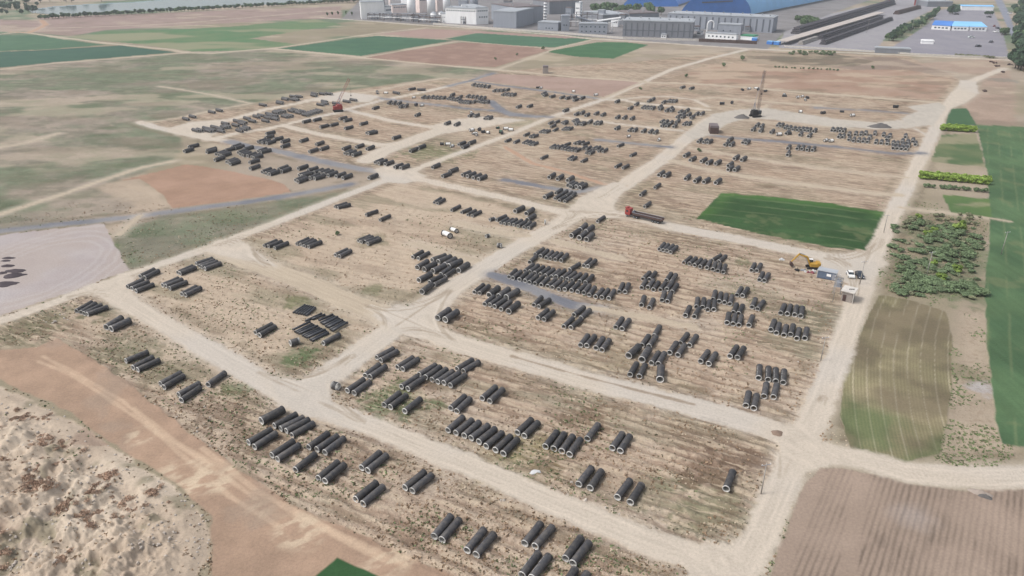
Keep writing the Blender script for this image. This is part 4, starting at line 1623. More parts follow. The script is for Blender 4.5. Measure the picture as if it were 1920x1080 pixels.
# white fittings with dark flanges
M_WHT=mat('white_epoxy_coating',(.74,.74,.72),rough=.5,var=.05,scale=2)
M_FLG=mat('black_flange',(.04,.04,.045),rough=.5)
def fitting(px,py,an,L,r,lab,bend=False,mt=None):
    mt=mt or M_WHT
    x,y=W(px,py,r); z=gz(x,y)+r*1.18
    e=empty('pipe_fitting',(float(x),float(y),z),an); tag(e,lab,'pipe fitting','coated pipe fittings lying in the yard')
    m_=MB()
    pts=[Vector((0,0,0))]
    for k in range(1,7):
        t=k/6; ang_=R(40)*t if bend else 0; pts.append(pts[-1]+Vector((math.cos(ang_),math.sin(ang_),0))*(L/6))
    n=14
    for k,p_ in enumerate(pts):
        d=(pts[min(k+1,6)]-pts[max(k-1,0)]).normalized(); u=Vector((-d.y,d.x,0))
        m_.v+=[tuple(p_+u*(r*math.cos(2*math.pi*q/n))+Vector((0,0,r*math.sin(2*math.pi*q/n)))) for q in range(n)]
    for k in range(6):
        for q in range(n): j=(q+1)%n; m_.f.append((k*n+j,k*n+q,(k+1)*n+q,(k+1)*n+j)); m_.m.append(0)
    m_.obj('fitting_body',mt,e,True)
    for k,p_ in ((0,pts[0]),(6,pts[6])):
        d=(pts[1]-pts[0]).normalized() if k==0 else (pts[6]-pts[5]).normalized()
        f_=MB(); f_.tube(p_-d*.14,p_+d*.14,r*1.2,n=16); f_.tube(p_-d*.16,p_+d*.16,r*.8,n=16,m=1); f_.obj('flange',[M_FLG,M_CEM if mt is M_WHT else M_FLG],e)
fitting(844,444,R(108),4.6,.95,'larger white bend fitting on the sandy plot',True)
fitting(856,434,R(112),3.4,.75,'smaller white bend fitting on the sandy plot',True)
FT=[(881,244,'white fitting at the left end of the roadside heap',1),(886,251,'white fitting in front of the roadside heap',1),(893,253,'white fitting lowest in the roadside heap',1),(903,247,'dark fitting in the middle of the roadside heap',0),(912,248,'white fitting at the right end of the roadside heap',1),(898,243,'long dark fitting behind the roadside heap',0),
(931,240,'green fitting at the left of the second heap',2),(936,247,'dark green fitting in front of the second heap',2),(944,241,'white fitting in the middle of the second heap',1),(953,243,'pale fitting at the right of the second heap',1),(941,250,'dark fitting lowest in the second heap',0),
(826,270,'dark fitting at the left of the roadside trio',0),(836,270,'white fitting in the middle of the roadside trio',1),(845,275,'pale fitting at the right of the roadside trio',1),
(779,197,'dark-ended fitting left of the white one by the gravel lane',0),(788,198,'white fitting by the gravel lane',1),(773,183,'curved pale fitting above the gravel lane',1),(720,174,'pale fitting by the far lane bend',1),
(883,212,'white fitting above the pair of pipes',1),(1006,164,'black small fitting on the pinkish field edge',0),(1012,165,'pale fitting on the pinkish field edge',1),(1073,171,'white fitting beside the grey lane',1),(1114,178,'white fitting near the lane crossing',1),
(1176,256,'small white fitting in the striped plot',1),(1234,263,'large white fitting in the striped plot',1),(1393,169,'dark fitting at the left of the white tank pipe',0),(1402,167,'long white fitting behind the lattice crane',1),(1414,165,'pale fitting right of the long white one',1),(1421,168,'dark fitting beside the far track',0),(1433,171,'small dark fitting on the far plot',0),
(1467,180,'dark fitting with white face on far plot',0),(1471,179,'white-faced fitting on the far plot',1),(1494,183,'white fitting in the far row',1),(1502,181,'second white fitting in the far row',1),(1515,184,'grey fitting in the far row',0),(1498,209,'white fitting beside the wide haul road',1),(1457,252,'white fitting below the crane pipes',1),(1546,264,'left white ball-like fitting below the pipes',1),(1555,264,'right white ball-like fitting below the pipes',1),
(1474,250,'dark fitting below the crane pipes',0),(1575,209,'dark fitting among the far debris',0),(1540,212,'long dark fitting near haul road',0),(1595,216,'pale small fitting near haul road',1),(1676,200,'pair-like dark fitting near the grey turning area',0),(1510,188,'low pale fitting at the far row front',1),(1350,194,'dark fitting on the oval island',0),(1372,193,'second dark fitting on the oval island',0)]
M_GRN=mat('dark_green_coating',(.05,.12,.08),rough=.5)
rr=random.Random(5)
for x,y,lab,w_ in FT: fitting(x,y,rr.uniform(-.4,1.3),rr.uniform(1.6,3.0),rr.uniform(.6,.9),lab,rr.random()<.4,(M_FLG,M_WHT,M_GRN)[w_])
# ================================================================ PLANT AND BUILDINGS
M_WALLW=mat('white_cladding',tuple(albv(214,222,226)),rough=.6,var=.07,scale=.25,streak=(1,1,.15))
M_WALLP=mat('pale_pink_render',tuple(albv(206,190,180)),rough=.8,var=.08,scale=.3)
M_WALLG=mat('grey_cladding',tuple(albv(132,136,142)),rough=.65,var=.08,scale=.25,streak=(1,1,.1))
M_WALLD=mat('dark_grey_cladding',tuple(albv(112,114,118)),rough=.65,var=.1,scale=.25,streak=(1,1,.1))
M_ROOFL=mat('pale_metal_roof',tuple(alb(184,188,190)),rough=.5,var=.1,scale=.12)
M_ROOFB=mat('brownish_metal_roof',tuple(alb(128,116,114)),rough=.6,var=.15,scale=.12)
M_WIN=mat('dark_window',(.05,.07,.09),rough=.25,spec=.5)
M_PIL=mat('dark_vertical_panel',tuple(albv(88,92,98)),rough=.6)
M_BLUE=mat('blue_metal_roof',tuple(albv(58,112,178)),rough=.5,var=.12,scale=.05)
M_BLUEL=mat('light_blue_metal_roof',tuple(albv(116,170,212)),rough=.5,var=.08,scale=.05)
M_STEEL=mat('grey_steel',tuple(albv(130,132,136)),rough=.6,var=.1,scale=1)
M_RUST=mat('rusty_brown_steel',tuple(alb(96,76,70)),rough=.8,var=.2,scale=1)
M_CONC=mat('weathered_concrete',tuple(albv(176,170,160)),rough=.9,var=.12,scale=.8)
M_BRICK=mat('grey_brick_wall',tuple(albv(134,126,118)),rough=.9,var=.15,scale=2)
M_DARK=mat('black_rubber_and_iron',(.022,.022,.024),rough=.8)
M_GREEN=mat('green_sheet_roof',tuple(alb(70,150,110)),rough=.6)
def frame_from(pa,pb):
    """front wall between two ground pixels: origin, length, unit vectors along and back"""
    A=Wp(*pa); B=Wp(*pb); d=B-A; L=d.length; u=d/L; back=Vector((-u.y,u.x,0)); 
    if back.y<0: back=-back
    return A,L,u,back
def building(name,lab,pa,pb,depth,h,wall,roof,win=(),pil=0,pilw=1.2,over=.4,cat='building',gable=0,band=None,grp=None,ww=1.6,wh=1.4):
    A,L,u,back=frame_from(pa,pb); an=math.atan2(u.y,u.x); e=empty(name,A,an); tag(e,lab,cat,grp)
    s=1 if back.dot(Vector((-u.y,u.x,0)))>0 else -1
    m_=MB(); m_.box((L/2,s*depth/2,h/2),(L,depth,h)); m_.obj('wall',wall,e)
    m_=MB()
    if gable: m_.v+=[(-over,-s*over,h+.02),(L+over,-s*over,h+.02),(L+over,s*(depth+over),h+.02),(-over,s*(depth+over),h+.02),(-over,s*depth/2,h+gable),(L+over,s*depth/2,h+gable)]; m_.f+=[(0,1,5,4),(3,2,5,4),(0,4,3),(1,2,5),(0,1,2,3)]; m_.m+=[0]*5
    else:
        m_.box((L/2,s*depth/2,h+.25),(L+2*over,depth+2*over,.5)); m_.box((L/2,s*depth/2,h+.75),(L*.96,depth*.9,.5))
    m_.obj('roof',roof,e)
    if L>38 and depth>20:
        q=MB(); q.tube((0,0,0),(0,0,1.2),.8,n=8); q.box((0,0,1.4),(2,2,.35)); vm=q.mesh('roof_vent',M_ROOFL)
        for k in range(int(L/11)): o=link('roof_vent',vm,e); o.location=(L*(k+.5)/int(L/11),s*depth*(.3+.4*(k%2)),h+(gable*.5 if gable else .95))
    proto=None
    for (z,n,x0,x1) in win:
        for k in range(n):
            x=L*(x0+(x1-x0)*(k+.5)/n)
            if proto is None:
                w_=MB(); w_.box((0,0,0),(ww+.3,.12,wh+.3),m=1); w_.box((0,-s*.08,0),(ww,.12,wh),m=0); proto=w_.mesh('window',[M_WIN,M_ROOFL])
            o=link('window',proto,e); o.location=(x,-s*.04,z*h)
    if pil:
        w_=MB(); w_.box((0,0,0),(pilw,.3,h*.82)); pm=w_.mesh('vertical_panel',M_PIL)
        for k in range(pil): o=link('vertical_panel',pm,e); o.location=(L*(k+.5)/pil,-s*.1,h*.47)
    if band:
        m_=MB(); m_.box((L/2,-s*.12,h*band),(L,.2,.8)); m_.obj('pipe_rack_band',M_PIL,e)
    return e
building('factory_hall','tall blank white hall at the left end of the plant',(678,36),(722,35),26,22,M_WALLW,M_ROOFL)
building('factory_hall','low white annex with a window row beside the blank hall',(723,34),(735,33),22,15,M_WALLW,M_ROOFL,win=((.7,5,.1,.95),))
building('factory_hall','pale pink block with a window row behind the pipework',(736,26),(763,25),20,12,M_WALLP,M_ROOFL,win=((.75,7,.1,.95),))
building('factory_hall','pale pink tower block between the silos, left',(787,24),(802,23),14,22,M_WALLP,M_ROOFL,win=((.8,5,.1,.95),))
building('factory_hall','pale pink tower block between the silos, right',(820,22),(832,21),14,24,M_WALLP,M_ROOFL,win=((.8,4,.1,.95),))
building('factory_hall','large white hall with two rows of small windows',(893,46),(916,45),60,20,M_WALLW,M_ROOFL,win=((.83,5,.1,.95),(.45,4,.2,.95)))
building('factory_hall','long white wing with one high window row',(836,43),(893,46),24,19,M_WALLW,M_ROOFL,win=((.85,13,.02,.98),))
building('factory_annex','low white annex with tiny windows in front of the long wing',(826,42),(870,44),8,11,M_WALLW,M_ROOFL,win=((.62,12,.08,.95),(.15,9,.1,.95)),ww=1.0,wh=.8)
building('factory_hall','grey hall with a dark diagonal stair mark',(925,51),(968,53),60,19,M_WALLG,M_ROOFL)
building('factory_hall','long brown-roofed grey hall running behind the plant',(968,45),(1018,42),70,20,M_WALLG,M_ROOFB)
building('factory_hall','far brown-roofed hall behind the banded chimney',(1030,27),(1088,24),50,17,M_WALLD,M_ROOFB)
building('factory_annex','low grey shed in front of the brown-roofed hall',(1008,56),(1046,58),18,9,M_WALLG,M_ROOFL,win=((.3,3,.35,.8),))
building('factory_tower','slim blue-grey tower beside the low grey shed',(1052,58),(1067,58),10,17,M_WALLG,M_WALLG,win=((.4,2,.2,.8),))
building('office_block','two-storey grey office with regular windows',(1085,63),(1138,64),14,11,M_WALLG,M_ROOFL,win=((.72,6,.03,.97),(.25,6,.03,.97)))
building('factory_hall','grey hall with dark vertical strips, nearer and left',(1167,68),(1298,72),40,17,M_WALLD,M_ROOFL,pil=12,band=.42)
building('factory_hall','long grey-blue hall with vertical strips in front of the blue dome',(1250,52),(1447,62),34,17,M_WALLG,M_ROOFL,pil=17,pilw=1.8)
building('factory_annex','small grey block between the two striped halls',(1345,64),(1388,66),14,11,M_WALLG,M_ROOFL,win=((.4,2,.1,.7),))
building('flat_shed','wide flat grey roofs behind the strips hall, left part',(1180,38),(1235,36),50,8,M_WALLD,M_ROOFB)
building('flat_shed','wide flat pale roofs behind the office block',(1130,42),(1178,40),60,9,M_WALLD,M_ROOFL)
building('site_cabin_row','white two-band cabin row behind the brown wall',(1322,72),(1380,76),6,6,M_WALLW,M_ROOFL,win=((.5,7,.05,.95),))
building('gate_house','tiny white gatehouse in front of the striped hall',(1239,71),(1249,71.4),5,3.5,M_WALLW,M_ROOFL,win=((.5,2,.1,.9),),ww=1.2,wh=1.0)
building('green_shed','green roofed lean-to behind the blue containers',(1388,74),(1412,76),14,4,M_WALLW,M_GREEN)
for i,(a,b_,c_) in enumerate((((1409,77),(1418,77.5),'blue steel container beside the green roof'),((1437,83),(1447,83.8),'left blue steel container by the pipe stacks'),((1450,84),(1460,84.8),'right blue steel container by the pipe stacks'))):
    A,L,u,back=frame_from(a,b_); e=empty('steel_container',A,math.atan2(u.y,u.x)); tag(e,c_,'container','blue containers by the plant')
    m_=MB(); m_.box((L/2,3,1.6),(L,6,3.0)); m_.obj('container_body',M_BLUE,e); m_=MB(); m_.box((L/2,3,3.2),(L+.3,6.3,.25)); m_.obj('roof',M_BLUEL,e)
# brown boundary wall
def wall_line(name,lab,pts,h,mt,th=.5):
    e=empty(name,Wp(*pts[0])); tag(e,lab,'wall'); o0=e.location
    for k in range(len(pts)-1):
        A=Wp(*pts[k]);B=Wp(*pts[k+1]);d=B-A; m_=MB(); m_.box((A+B)/2-o0+Vector((0,0,h/2)),(d.length,th,h),rz=math.atan2(d.y,d.x)); m_.obj('wall_section',mt,e)
        n=int(d.length/6); m_=MB(); m_.box((0,0,h/2+.1),(.8,.9,h+.2)); pm=m_.mesh('wall_pier',M_CONC if mt is not M_RUST else M_RUST)
        for q in range(min(n,40)): o=link('wall_pier',pm,e); o.location=A+d*((q+.5)/n)-o0
wall_line('boundary_wall','brown boundary wall in front of the striped hall',[(1310,78),(1419,83)],3.4,M_RUST)
wall_line('boundary_wall','low grey boundary wall with piers in front of the plant',[(812,46),(925,55),(1060,64),(1168,73),(1310,77)],2.2,M_CONC)
wall_line('boundary_wall','low wall of the storage yard towards the fields',[(1470,88),(1560,93),(1640,98),(1716,103),(1800,107),(1890,110)],1.6,M_CONC)
# silos, tanks, chimneys
def silo(px,py,r,h,lab,mt=M_WALLW,cone=True,cat='silo'):
    e=empty('storage_silo' if cat=='silo' else 'storage_tank',Wp(px,py)); tag(e,lab,cat)
    m_=MB(); m_.tube((0,0,0),(0,0,h),r,n=20); m_.obj('shell',mt,e,True)
    m_=MB(); m_.tube((0,0,h),(0,0,h+r*.5),r*1.02,r*.25,n=20); m_.obj('roof',M_ROOFL,e)
    m_=MB(); m_.tube((r+.2,0,0),(r+.2,0,h),.15); m_.tube((-r-.2,0,0),(-r-.2,0,h),.15); m_.obj('ladder_pipe',M_STEEL,e)
silo(772,30,6,32,'first tall white silo above the plant, left'); silo(809,28,6,34,'middle tall white silo above the plant'); silo(838,26,5.5,34,'right tall white silo above the plant'); silo(889,24,6,34,'blue-grey tall tower behind the white hall',M_WALLG)
silo(813,33,4.2,6,'left low white tank beside the pipework',cat='tank'); silo(828,32,4,6,'right low white tank beside the pipework',cat='tank')
silo(1312,52,2.2,7,'small white dust collector between the striped halls',cat='tank'); silo(732,24,1.6,22,'slim pale stack by the white annex',M_WALLP,cat='stack')
def chimney(px,py,r,h,lab,n=7):
    e=empty('banded_chimney',Wp(px,py)); tag(e,lab,'chimney')
    m_=MB(); m_.tube((0,0,0),(0,0,h),r,r*.8,n=14); m_.obj('stack',M_STEEL,e,True)
    q=MB(); q.tube((0,0,-.9),(0,0,.9),r*1.35,n=14); pm=q.mesh('pale_band',M_WALLW,True)
    for k in range(n): o=link('pale_band',pm,e); o.location=(0,0,h*(k+.7)/n)
chimney(1022,44,1.7,26,'banded chimney in front of the brown-roofed hall'); chimney(1088,30,1.6,20,'smaller banded chimney farther behind',5)
# white ducts of the office side
e=empty('duct_bridge',Wp(1141,62)); tag(e,'white inclined duct on two legs beside the office block','duct')
m_=MB(); m_.tube((0,0,0),(0,0,13),.5); m_.obj('duct_leg',M_WALLW,e); m_=MB(); m_.tube((4,0,0),(4,0,13),.5); m_.obj('duct_leg',M_WALLW,e); m_=MB(); m_.tube((-14,6,13),(14,4,17),1.0); m_.obj('duct',M_WALLW,e); m_=MB(); m_.tube((2,0,12),(18,6,15),.8); m_.obj('duct',M_WALLW,e)
e=empty('curved_duct',Wp(1325,62)); tag(e,'white curved duct arch between the striped halls','duct')
m_=MB(); pts=[Vector((0,0,0)),Vector((0,0,10)),Vector((.6,0,12)),Vector((2.2,0,13.6)),Vector((4.5,0,14)),Vector((6.6,0,13)),Vector((7.6,0,11)),Vector((7.7,0,6))]
for k in range(7): m_.tube(pts[k],pts[k+1],.8,n=10)
m_.obj('duct',M_WALLW,e)
# tangle of pipe racks and conveyors
rr=random.Random(9)
for (x,y,w_,h_,lab) in ((712,37,34,8,'steel pipe rack in front of the white annex'),(745,39,40,9,'steel pipe rack in front of the pink block'),(775,41,36,10,'dark steel frame under the silos'),(805,43,30,9,'long low steel frame before the white tanks'),(1070,50,26,14,'steel conveyor frame behind the slim tower'),(1100,46,28,15,'blue-grey conveyor frame above the office'),(873,45,12,9,'small brown frame beside the white annex')):
    A=Wp(x,y); e=empty('steel_framework',A,R(-8)); tag(e,lab,'framework')
    for k in range(5):
        m_=MB(); m_.box((w_*(k/4-.5),0,h_/2),(.6,.6,h_)); m_.box((w_*(k/4-.5),6,h_/2),(.6,.6,h_)); m_.box((w_*(k/4-.5),3,h_),(.5,6,.5)); m_.obj('frame_bent',M_STEEL if k%2 else M_RUST,e)
    for k in range(4):
        z=h_*(.45+.18*k); m_=MB(); m_.tube((-w_/2,k*1.6,z),(w_/2,k*1.6,z+rr.uniform(-1,1.5)),.45,n=6); m_.obj('rack_pipe',(M_WALLW,M_STEEL,M_RUST,M_STEEL)[k],e)
    m_=MB(); m_.box((rr.uniform(-w_/4,w_/4),3,h_*.35),(w_*.3,5,h_*.6)); m_.obj('plant_box',M_WALLD,e)
for k,(x,y,hh_,ww_) in enumerate(((1145,50,9,10),(1160,46,12,8),(1120,40,14,9),(1196,48,6,14),(1222,50,5,12),(1060,38,16,8),(1078,30,18,7),(944,26,18,10),(860,22,16,12),(752,12,20,10),(700,16,14,14),(1300,58,5,8),(1306,66,3.5,6),(1396,60,6,7))):
    building('service_block',('pale','grey','blue-grey')[k%3]+' service block, %s from the left among the halls'%ordw(sorted([q for q in (1145,1160,1120,1196,1222,1060,1078,944,860,752,700,1300,1306,1396)]).index(x)),(x,y),(x+ww_*1.3,y+.5),8,hh_,(M_WALLW,M_WALLD,M_WALLG)[k%3],(M_ROOFL,M_ROOFB)[k%2],win=((.6,3,.1,.9),),ww=1.2,wh=1.2)
e=empty('inclined_conveyor',Wp(1080,56)); tag(e,'grey covered conveyor sloping down behind the office block','conveyor')
m_=MB(); m_.tube((0,8,15),(24,14,7),1.3,n=6); m_.obj('gallery',M_WALLG,e); m_=MB(); m_.box((12,11,5),(.8,.8,10)); m_.obj('support',M_STEEL,e)
# blue vaulted stock halls
def vault(lab,pa,pb,dirpx,length,h,mt,mt2):
    A=Wp(*pa);B=Wp(*pb); u=(B-A); w_=u.length; u/=w_; D=Wp(*dirpx)-(A+B)/2; D.normalize()
    e=empty('blue_vaulted_hall',(A+B)/2); tag(e,lab,'building','blue vaulted halls')
    n=18; arc=[(-math.cos(math.pi*k/n)*w_/2,math.sin(math.pi*k/n)*h) for k in range(n+1)]
    m_=MB(); m_.v+=[tuple(u*a+Vector((0,0,z))) for a,z in arc]; m_.f+=[tuple(range(n+1))]; m_.m+=[0]; m_.obj('gable_wall',mt,e)
    m_=MB(); m_.v+=[tuple(u*a+Vector((0,0,z))) for a,z in arc]+[tuple(u*a+D*length+Vector((0,0,z))) for a,z in arc]
    m_.f+=[(k,k+1,n+2+k,n+1+k) for k in range(n)]; m_.m+=[0]*n; m_.obj('roof',mt2,e,True)
    m_=MB(); m_.box(D*0-Vector((0,.4,0))+Vector((0,-.6,h*.60)),(w_*.42,.4,1.6),rz=math.atan2(u.y,u.x)); m_.obj('dark_vent_strip',M_PIL,e)
    m_=MB(); 
    for sgn in (1,-1):
        P0=u*(w_/2*sgn*1.005); m_.v+=[]; m_.box(P0+D*(length/2)+Vector((0,0,1.2)),(length,.6,2.4),rz=math.atan2(D.y,D.x))
    m_.obj('base_wall',M_PIL,e)
vault('huge bright blue vaulted hall rising behind the striped hall',(1272,38),(1408,30),(1850,-62),420,36,M_BLUE,M_BLUEL)
vault('smaller blue vaulted hall partly hidden by trees',(1168,13),(1272,12),(1500,-75),300,20,M_BLUE,M_BLUE)
# stacked pipe ridges in the plant's yard
def ridge(lab,a,b_,w_,h_,mt,name='pipe_stack_row',cat='pipe stack'):
    A=Wp(*a);B=Wp(*b_);d=B-A; L=d.length; e=empty(name,A,math.atan2(d.y,d.x)); tag(e,lab,cat)
    n=max(2,int(L/14)); q=MB(); rows=3
    for z in range(rows):
        for k in range(5-z): q.tube((.3,(k-(4-z)/2)*w_/5,h_/rows*(z+.5)),(L/n-.3,(k-(4-z)/2)*w_/5,h_/rows*(z+.5)),w_/9.5,n=6)
    pm=q.mesh('pipe_bundle',mt)
    for k in range(n): o=link('pipe_bundle',pm,e); o.location=(L/n*k,0,0)
M_STK=mat('dark_blue_black_pipes',(.085,.078,.09),rough=.7,var=.2,scale=.5)
ridge('widest dark pipe stack row of the storage yard',(1492,64),(1672,8),13,8,M_STK); ridge('upper dark pipe stack row beside the rails',(1595,32),(1672,4),9,6,M_STK)
ridge('middle dark pipe stack row before the pale roof',(1537,74),(1652,36),7,5,M_STK); ridge('nearest dark pipe stack row in the paved yard',(1542,84),(1670,38),7,5,M_STK); ridge('far brown pipe stack row near the red gantry',(1680,27),(1722,16),9,5,M_RUST)
A,L,u,back=frame_from((1466,84),(1650,28)); an=math.atan2(u.y,u.x); e=empty('long_pale_roof',A,an); tag(e,'long narrow beige roof running between the dark stacks','shed roof')
m_=MB(); m_.prism([(0,3.5),(L,3.5),(L,4.2),(0,4.2)],-6,6); m_.obj('roof',mat('beige_sheet',tuple(alb(206,194,182)),rough=.7,var=.06,scale=.1),e)
for k in range(12): m_=MB(); m_.box((L*(k+.5)/12,-3.5,1.75),(.4,.4,3.5)); m_.box((L*(k+.5)/12,3.5,1.75),(.4,.4,3.5)); m_.obj('post',M_STEEL,e)
ridge('second pale row of wrapped pipes below the roof',(1500,84),(1530,74),6,4,mat('wrapped_pipes',tuple(alb(196,188,178)),rough=.8))
# red gantry crane
e=empty('gantry_crane',Wp(1690,10)); tag(e,'red gantry crane over the storage yard','crane')
M_RED=mat('red_paint',tuple(alb(176,72,66)),rough=.5,var=.1,scale=1)
for sx in (-22,22):
    m_=MB(); m_.box((sx,0,6),(1.4,3,12)); m_.obj('gantry_leg',M_RED,e)
m_=MB(); m_.box((0,0,13),(52,3,2.4)); m_.obj('bridge_girder',M_RED,e)
# right compound sheds
for lab,a,b_,mt in (('deep blue roofed shed, left of three',(1746,55),(1781,57),M_BLUE),('middle light blue roofed shed of three',(1784,57),(1815,58),M_BLUEL),('right light blue roofed shed of three',(1818,58),(1849,58.5),M_BLUEL)):
    building('blue_roof_shed',lab,a,b_,42,5,M_WALLW,mt,gable=4,win=((.5,4,.1,.9),),grp='blue roofed sheds in the compound',ww=2.2)
building('grey_shed','long grey-blue shed behind the compound, left',(1738,13),(1785,13),40,8,M_WALLD,M_ROOFL)
building('grey_shed','pale blue-roofed long shed behind the compound, right',(1802,19),(1862,20),18,6,M_WALLW,M_BLUEL,gable=1.5)
building('open_shelter','low open shelter with pale roof on the yard edge',(1640,99),(1706,102),10,4.5,M_WALLD,M_ROOFL)
building('white_canopy','flat white canopy in the compound',(1727,82),(1750,83),8,3,M_WALLW,M_WALLW)
# ================================================================ NEAR OBJECTS
def hut():
    A,L,u,back=frame_from((1574,566),(1594,571)); e=empty('brick_hut',A+back*1.2,math.atan2(u.y,u.x)); tag(e,'small grey brick hut with pale flat roof beside the right road','hut')
    m_=MB(); m_.box((L/2,2,1.7),(L,4,3.4)); m_.obj('wall',M_BRICK,e); m_=MB(); m_.box((L/2,2,3.55),(L+.9,4.9,.3)); m_.obj('roof_slab',M_CONC,e)
    m_=MB(); m_.box((L*.3,-.04,1.2),(1.0,.12,2.2)); m_.obj('door',M_RUST,e); m_=MB(); m_.box((L+.35,-.3,1.7),(.2,.2,3.4)); m_.obj('roof_post',M_CONC,e)
    for k in range(3): m_=MB(); m_.box((L*.55+k*.5,1.8+k*.3,3.8),(.3,.5,.18)); m_.obj('roof_stone',M_DARK,e)
hut()
M_POLE=mat('concrete_pole',tuple(alb(176,170,160)*1.1),rough=.85,var=.08,scale=1)
def pole(px,py,h,lab,arms=1,rz=0,dark=False):
    p=Wp(px,py); p.z=gz(p.x,p.y); e=empty('power_pole',p,rz); tag(e,lab,'power pole','power poles along the right road')
    m_=MB(); m_.tube((0,0,-.2),(0,0,h),.15,.09,n=10); m_.obj('shaft',M_POLE,e,True)
    for k in range(arms):
        m_=MB(); m_.box((0,0,h-.5-1.1*k),(2.2,.1,.1)); m_.obj('crossarm',M_STEEL,e)
        for sx in (-1,0,1): m_=MB(); m_.tube((sx,0,h-.45-1.1*k),(sx,0,h-.15-1.1*k),.06,n=6); m_.obj('insulator',M_WALLW,e)
pole(1561,567,9.6,'tallest power pole beside the hut transformer',2,R(20)); pole(1736,521,9.8,'power pole standing in the scrub',1,R(15)); pole(1877,477,9,'power pole standing in the long green strip',1,R(15)); pole(1657,436,7.5,'power pole on the corner of the dark green field',1,R(10)); pole(1427,926,8,'power pole by the lower right haul road',1,R(15)); pole(1539,676,7.6,'faint power pole on the plot edge below the six-pipe row',1,R(15)); pole(1612,533,8.6,'slim pole beside the dark car',1,R(10))
pole(1625,62,16,'tall lamp mast in the paved yard',1); pole(1708,64,18,'tall lamp mast by the tree belt',1)
# transformer frame by the hut
p=Wp(1568,552); e=empty('transformer_stand',p,R(-15)); tag(e,'grey transformer on a two-post stand left of the hut','transformer')
for sx in (-1.1,1.1): m_=MB(); m_.tube((sx,0,0),(sx,0,6),.15,n=8); m_.obj('post',M_POLE,e)
m_=MB(); m_.box((0,0,2.9),(2.4,1.3,.15)); m_.obj('platform',M_STEEL,e); m_=MB(); m_.box((0,0,3.7),(1.2,.9,1.4)); m_.tube((-.8,0,3.3),(-.8,0,4.1),.12); m_.tube((.8,0,3.3),(.8,0,4.1),.12); m_.obj('transformer_tank',M_STEEL,e); m_=MB(); m_.box((0,0,5.6),(2.8,.12,.12)); m_.obj('crossarm',M_STEEL,e)
# container office
A,L,u,back=frame_from((1531,520),(1566,527)); e=empty('site_office',A,math.atan2(u.y,u.x)); tag(e,'blue-grey container office with a white window beside the excavator','container')
M_OFF=mat('blue_grey_panel',tuple(albv(84,96,112)),rough=.6,var=.08,scale=1)
m_=MB(); m_.box((L/2,1.5,1.35),(L,3,2.6)); m_.obj('body',M_OFF,e); m_=MB(); m_.box((L/2,1.5,2.75),(L+.3,3.3,.2)); m_.obj('roof',M_ROOFL,e)
for k in range(2): m_=MB(); m_.box((.05+k*(L-.1),0-.04,1.35),(.22,.2,2.7)); m_.obj('corner_post',M_ROOFL,e)
m_=MB(); m_.box((L*.62,-.04,1.6),(1.4,.1,.9)); m_.obj('window',M_WALLW,e); m_=MB(); m_.box((L*.87,-.04,1.2),(.9,.1,2.1)); m_.obj('door',M_STEEL,e)
# junk
M_JUNKR=mat('pinkish_scrap',tuple(alb(168,96,104)),rough=.8); M_TARP=mat('white_tarp',tuple(alb(225,224,220)),rough=.7)
rr=random.Random(4)
for k,(x,y,lab,mt) in enumerate(((1495,508,'dark scrap lump left of the excavator tracks',M_DARK),(1505,507,'grey scrap heap in front of the excavator',M_STEEL),(1513,510,'pale rubbish sack near the container office',M_TARP),(1520,513,'pinkish scrap beside the container office',M_JUNKR),(1524,509,'white bag against the container office',M_TARP),(1569,524,'white basin at the right end of the office',M_TARP),(1573,528,'grey drum by the transformer stand',M_STEEL),(1465,488,'small white board at the roadside left of the bucket',M_TARP))):
    p=Wp(x,y); m_=MB()
    for q in range(7): m_.box((rr.uniform(-.9,.9),rr.uniform(-.5,.5),rr.uniform(.1,.35)),(rr.uniform(.4,1.2),rr.uniform(.3,.8),rr.uniform(.2,.6)),rz=rr.uniform(0,3),taper=.7)
    if 'tarp' in lab:
        m_=MB(); n=9; vs=[(1.9*(i-4)/4*(1-.15*rr.random()),1.0*(j-4)/4*(1-.3*rr.random()),.12+.3*rr.random()) for i in range(n) for j in range(n)]; m_.add(vs,[(i*n+j,(i+1)*n+j,(i+1)*n+j+1,i*n+j+1) for i in range(n-1) for j in range(n-1)])
    o=m_.obj('scrap_pile' if 'tarp' not in lab else 'tarpaulin',mt,smooth='tarp' in lab); o.location=(p.x,p.y,gz(p.x,p.y)); tag(o,lab,'scrap' if 'tarp' not in lab else 'tarpaulin')
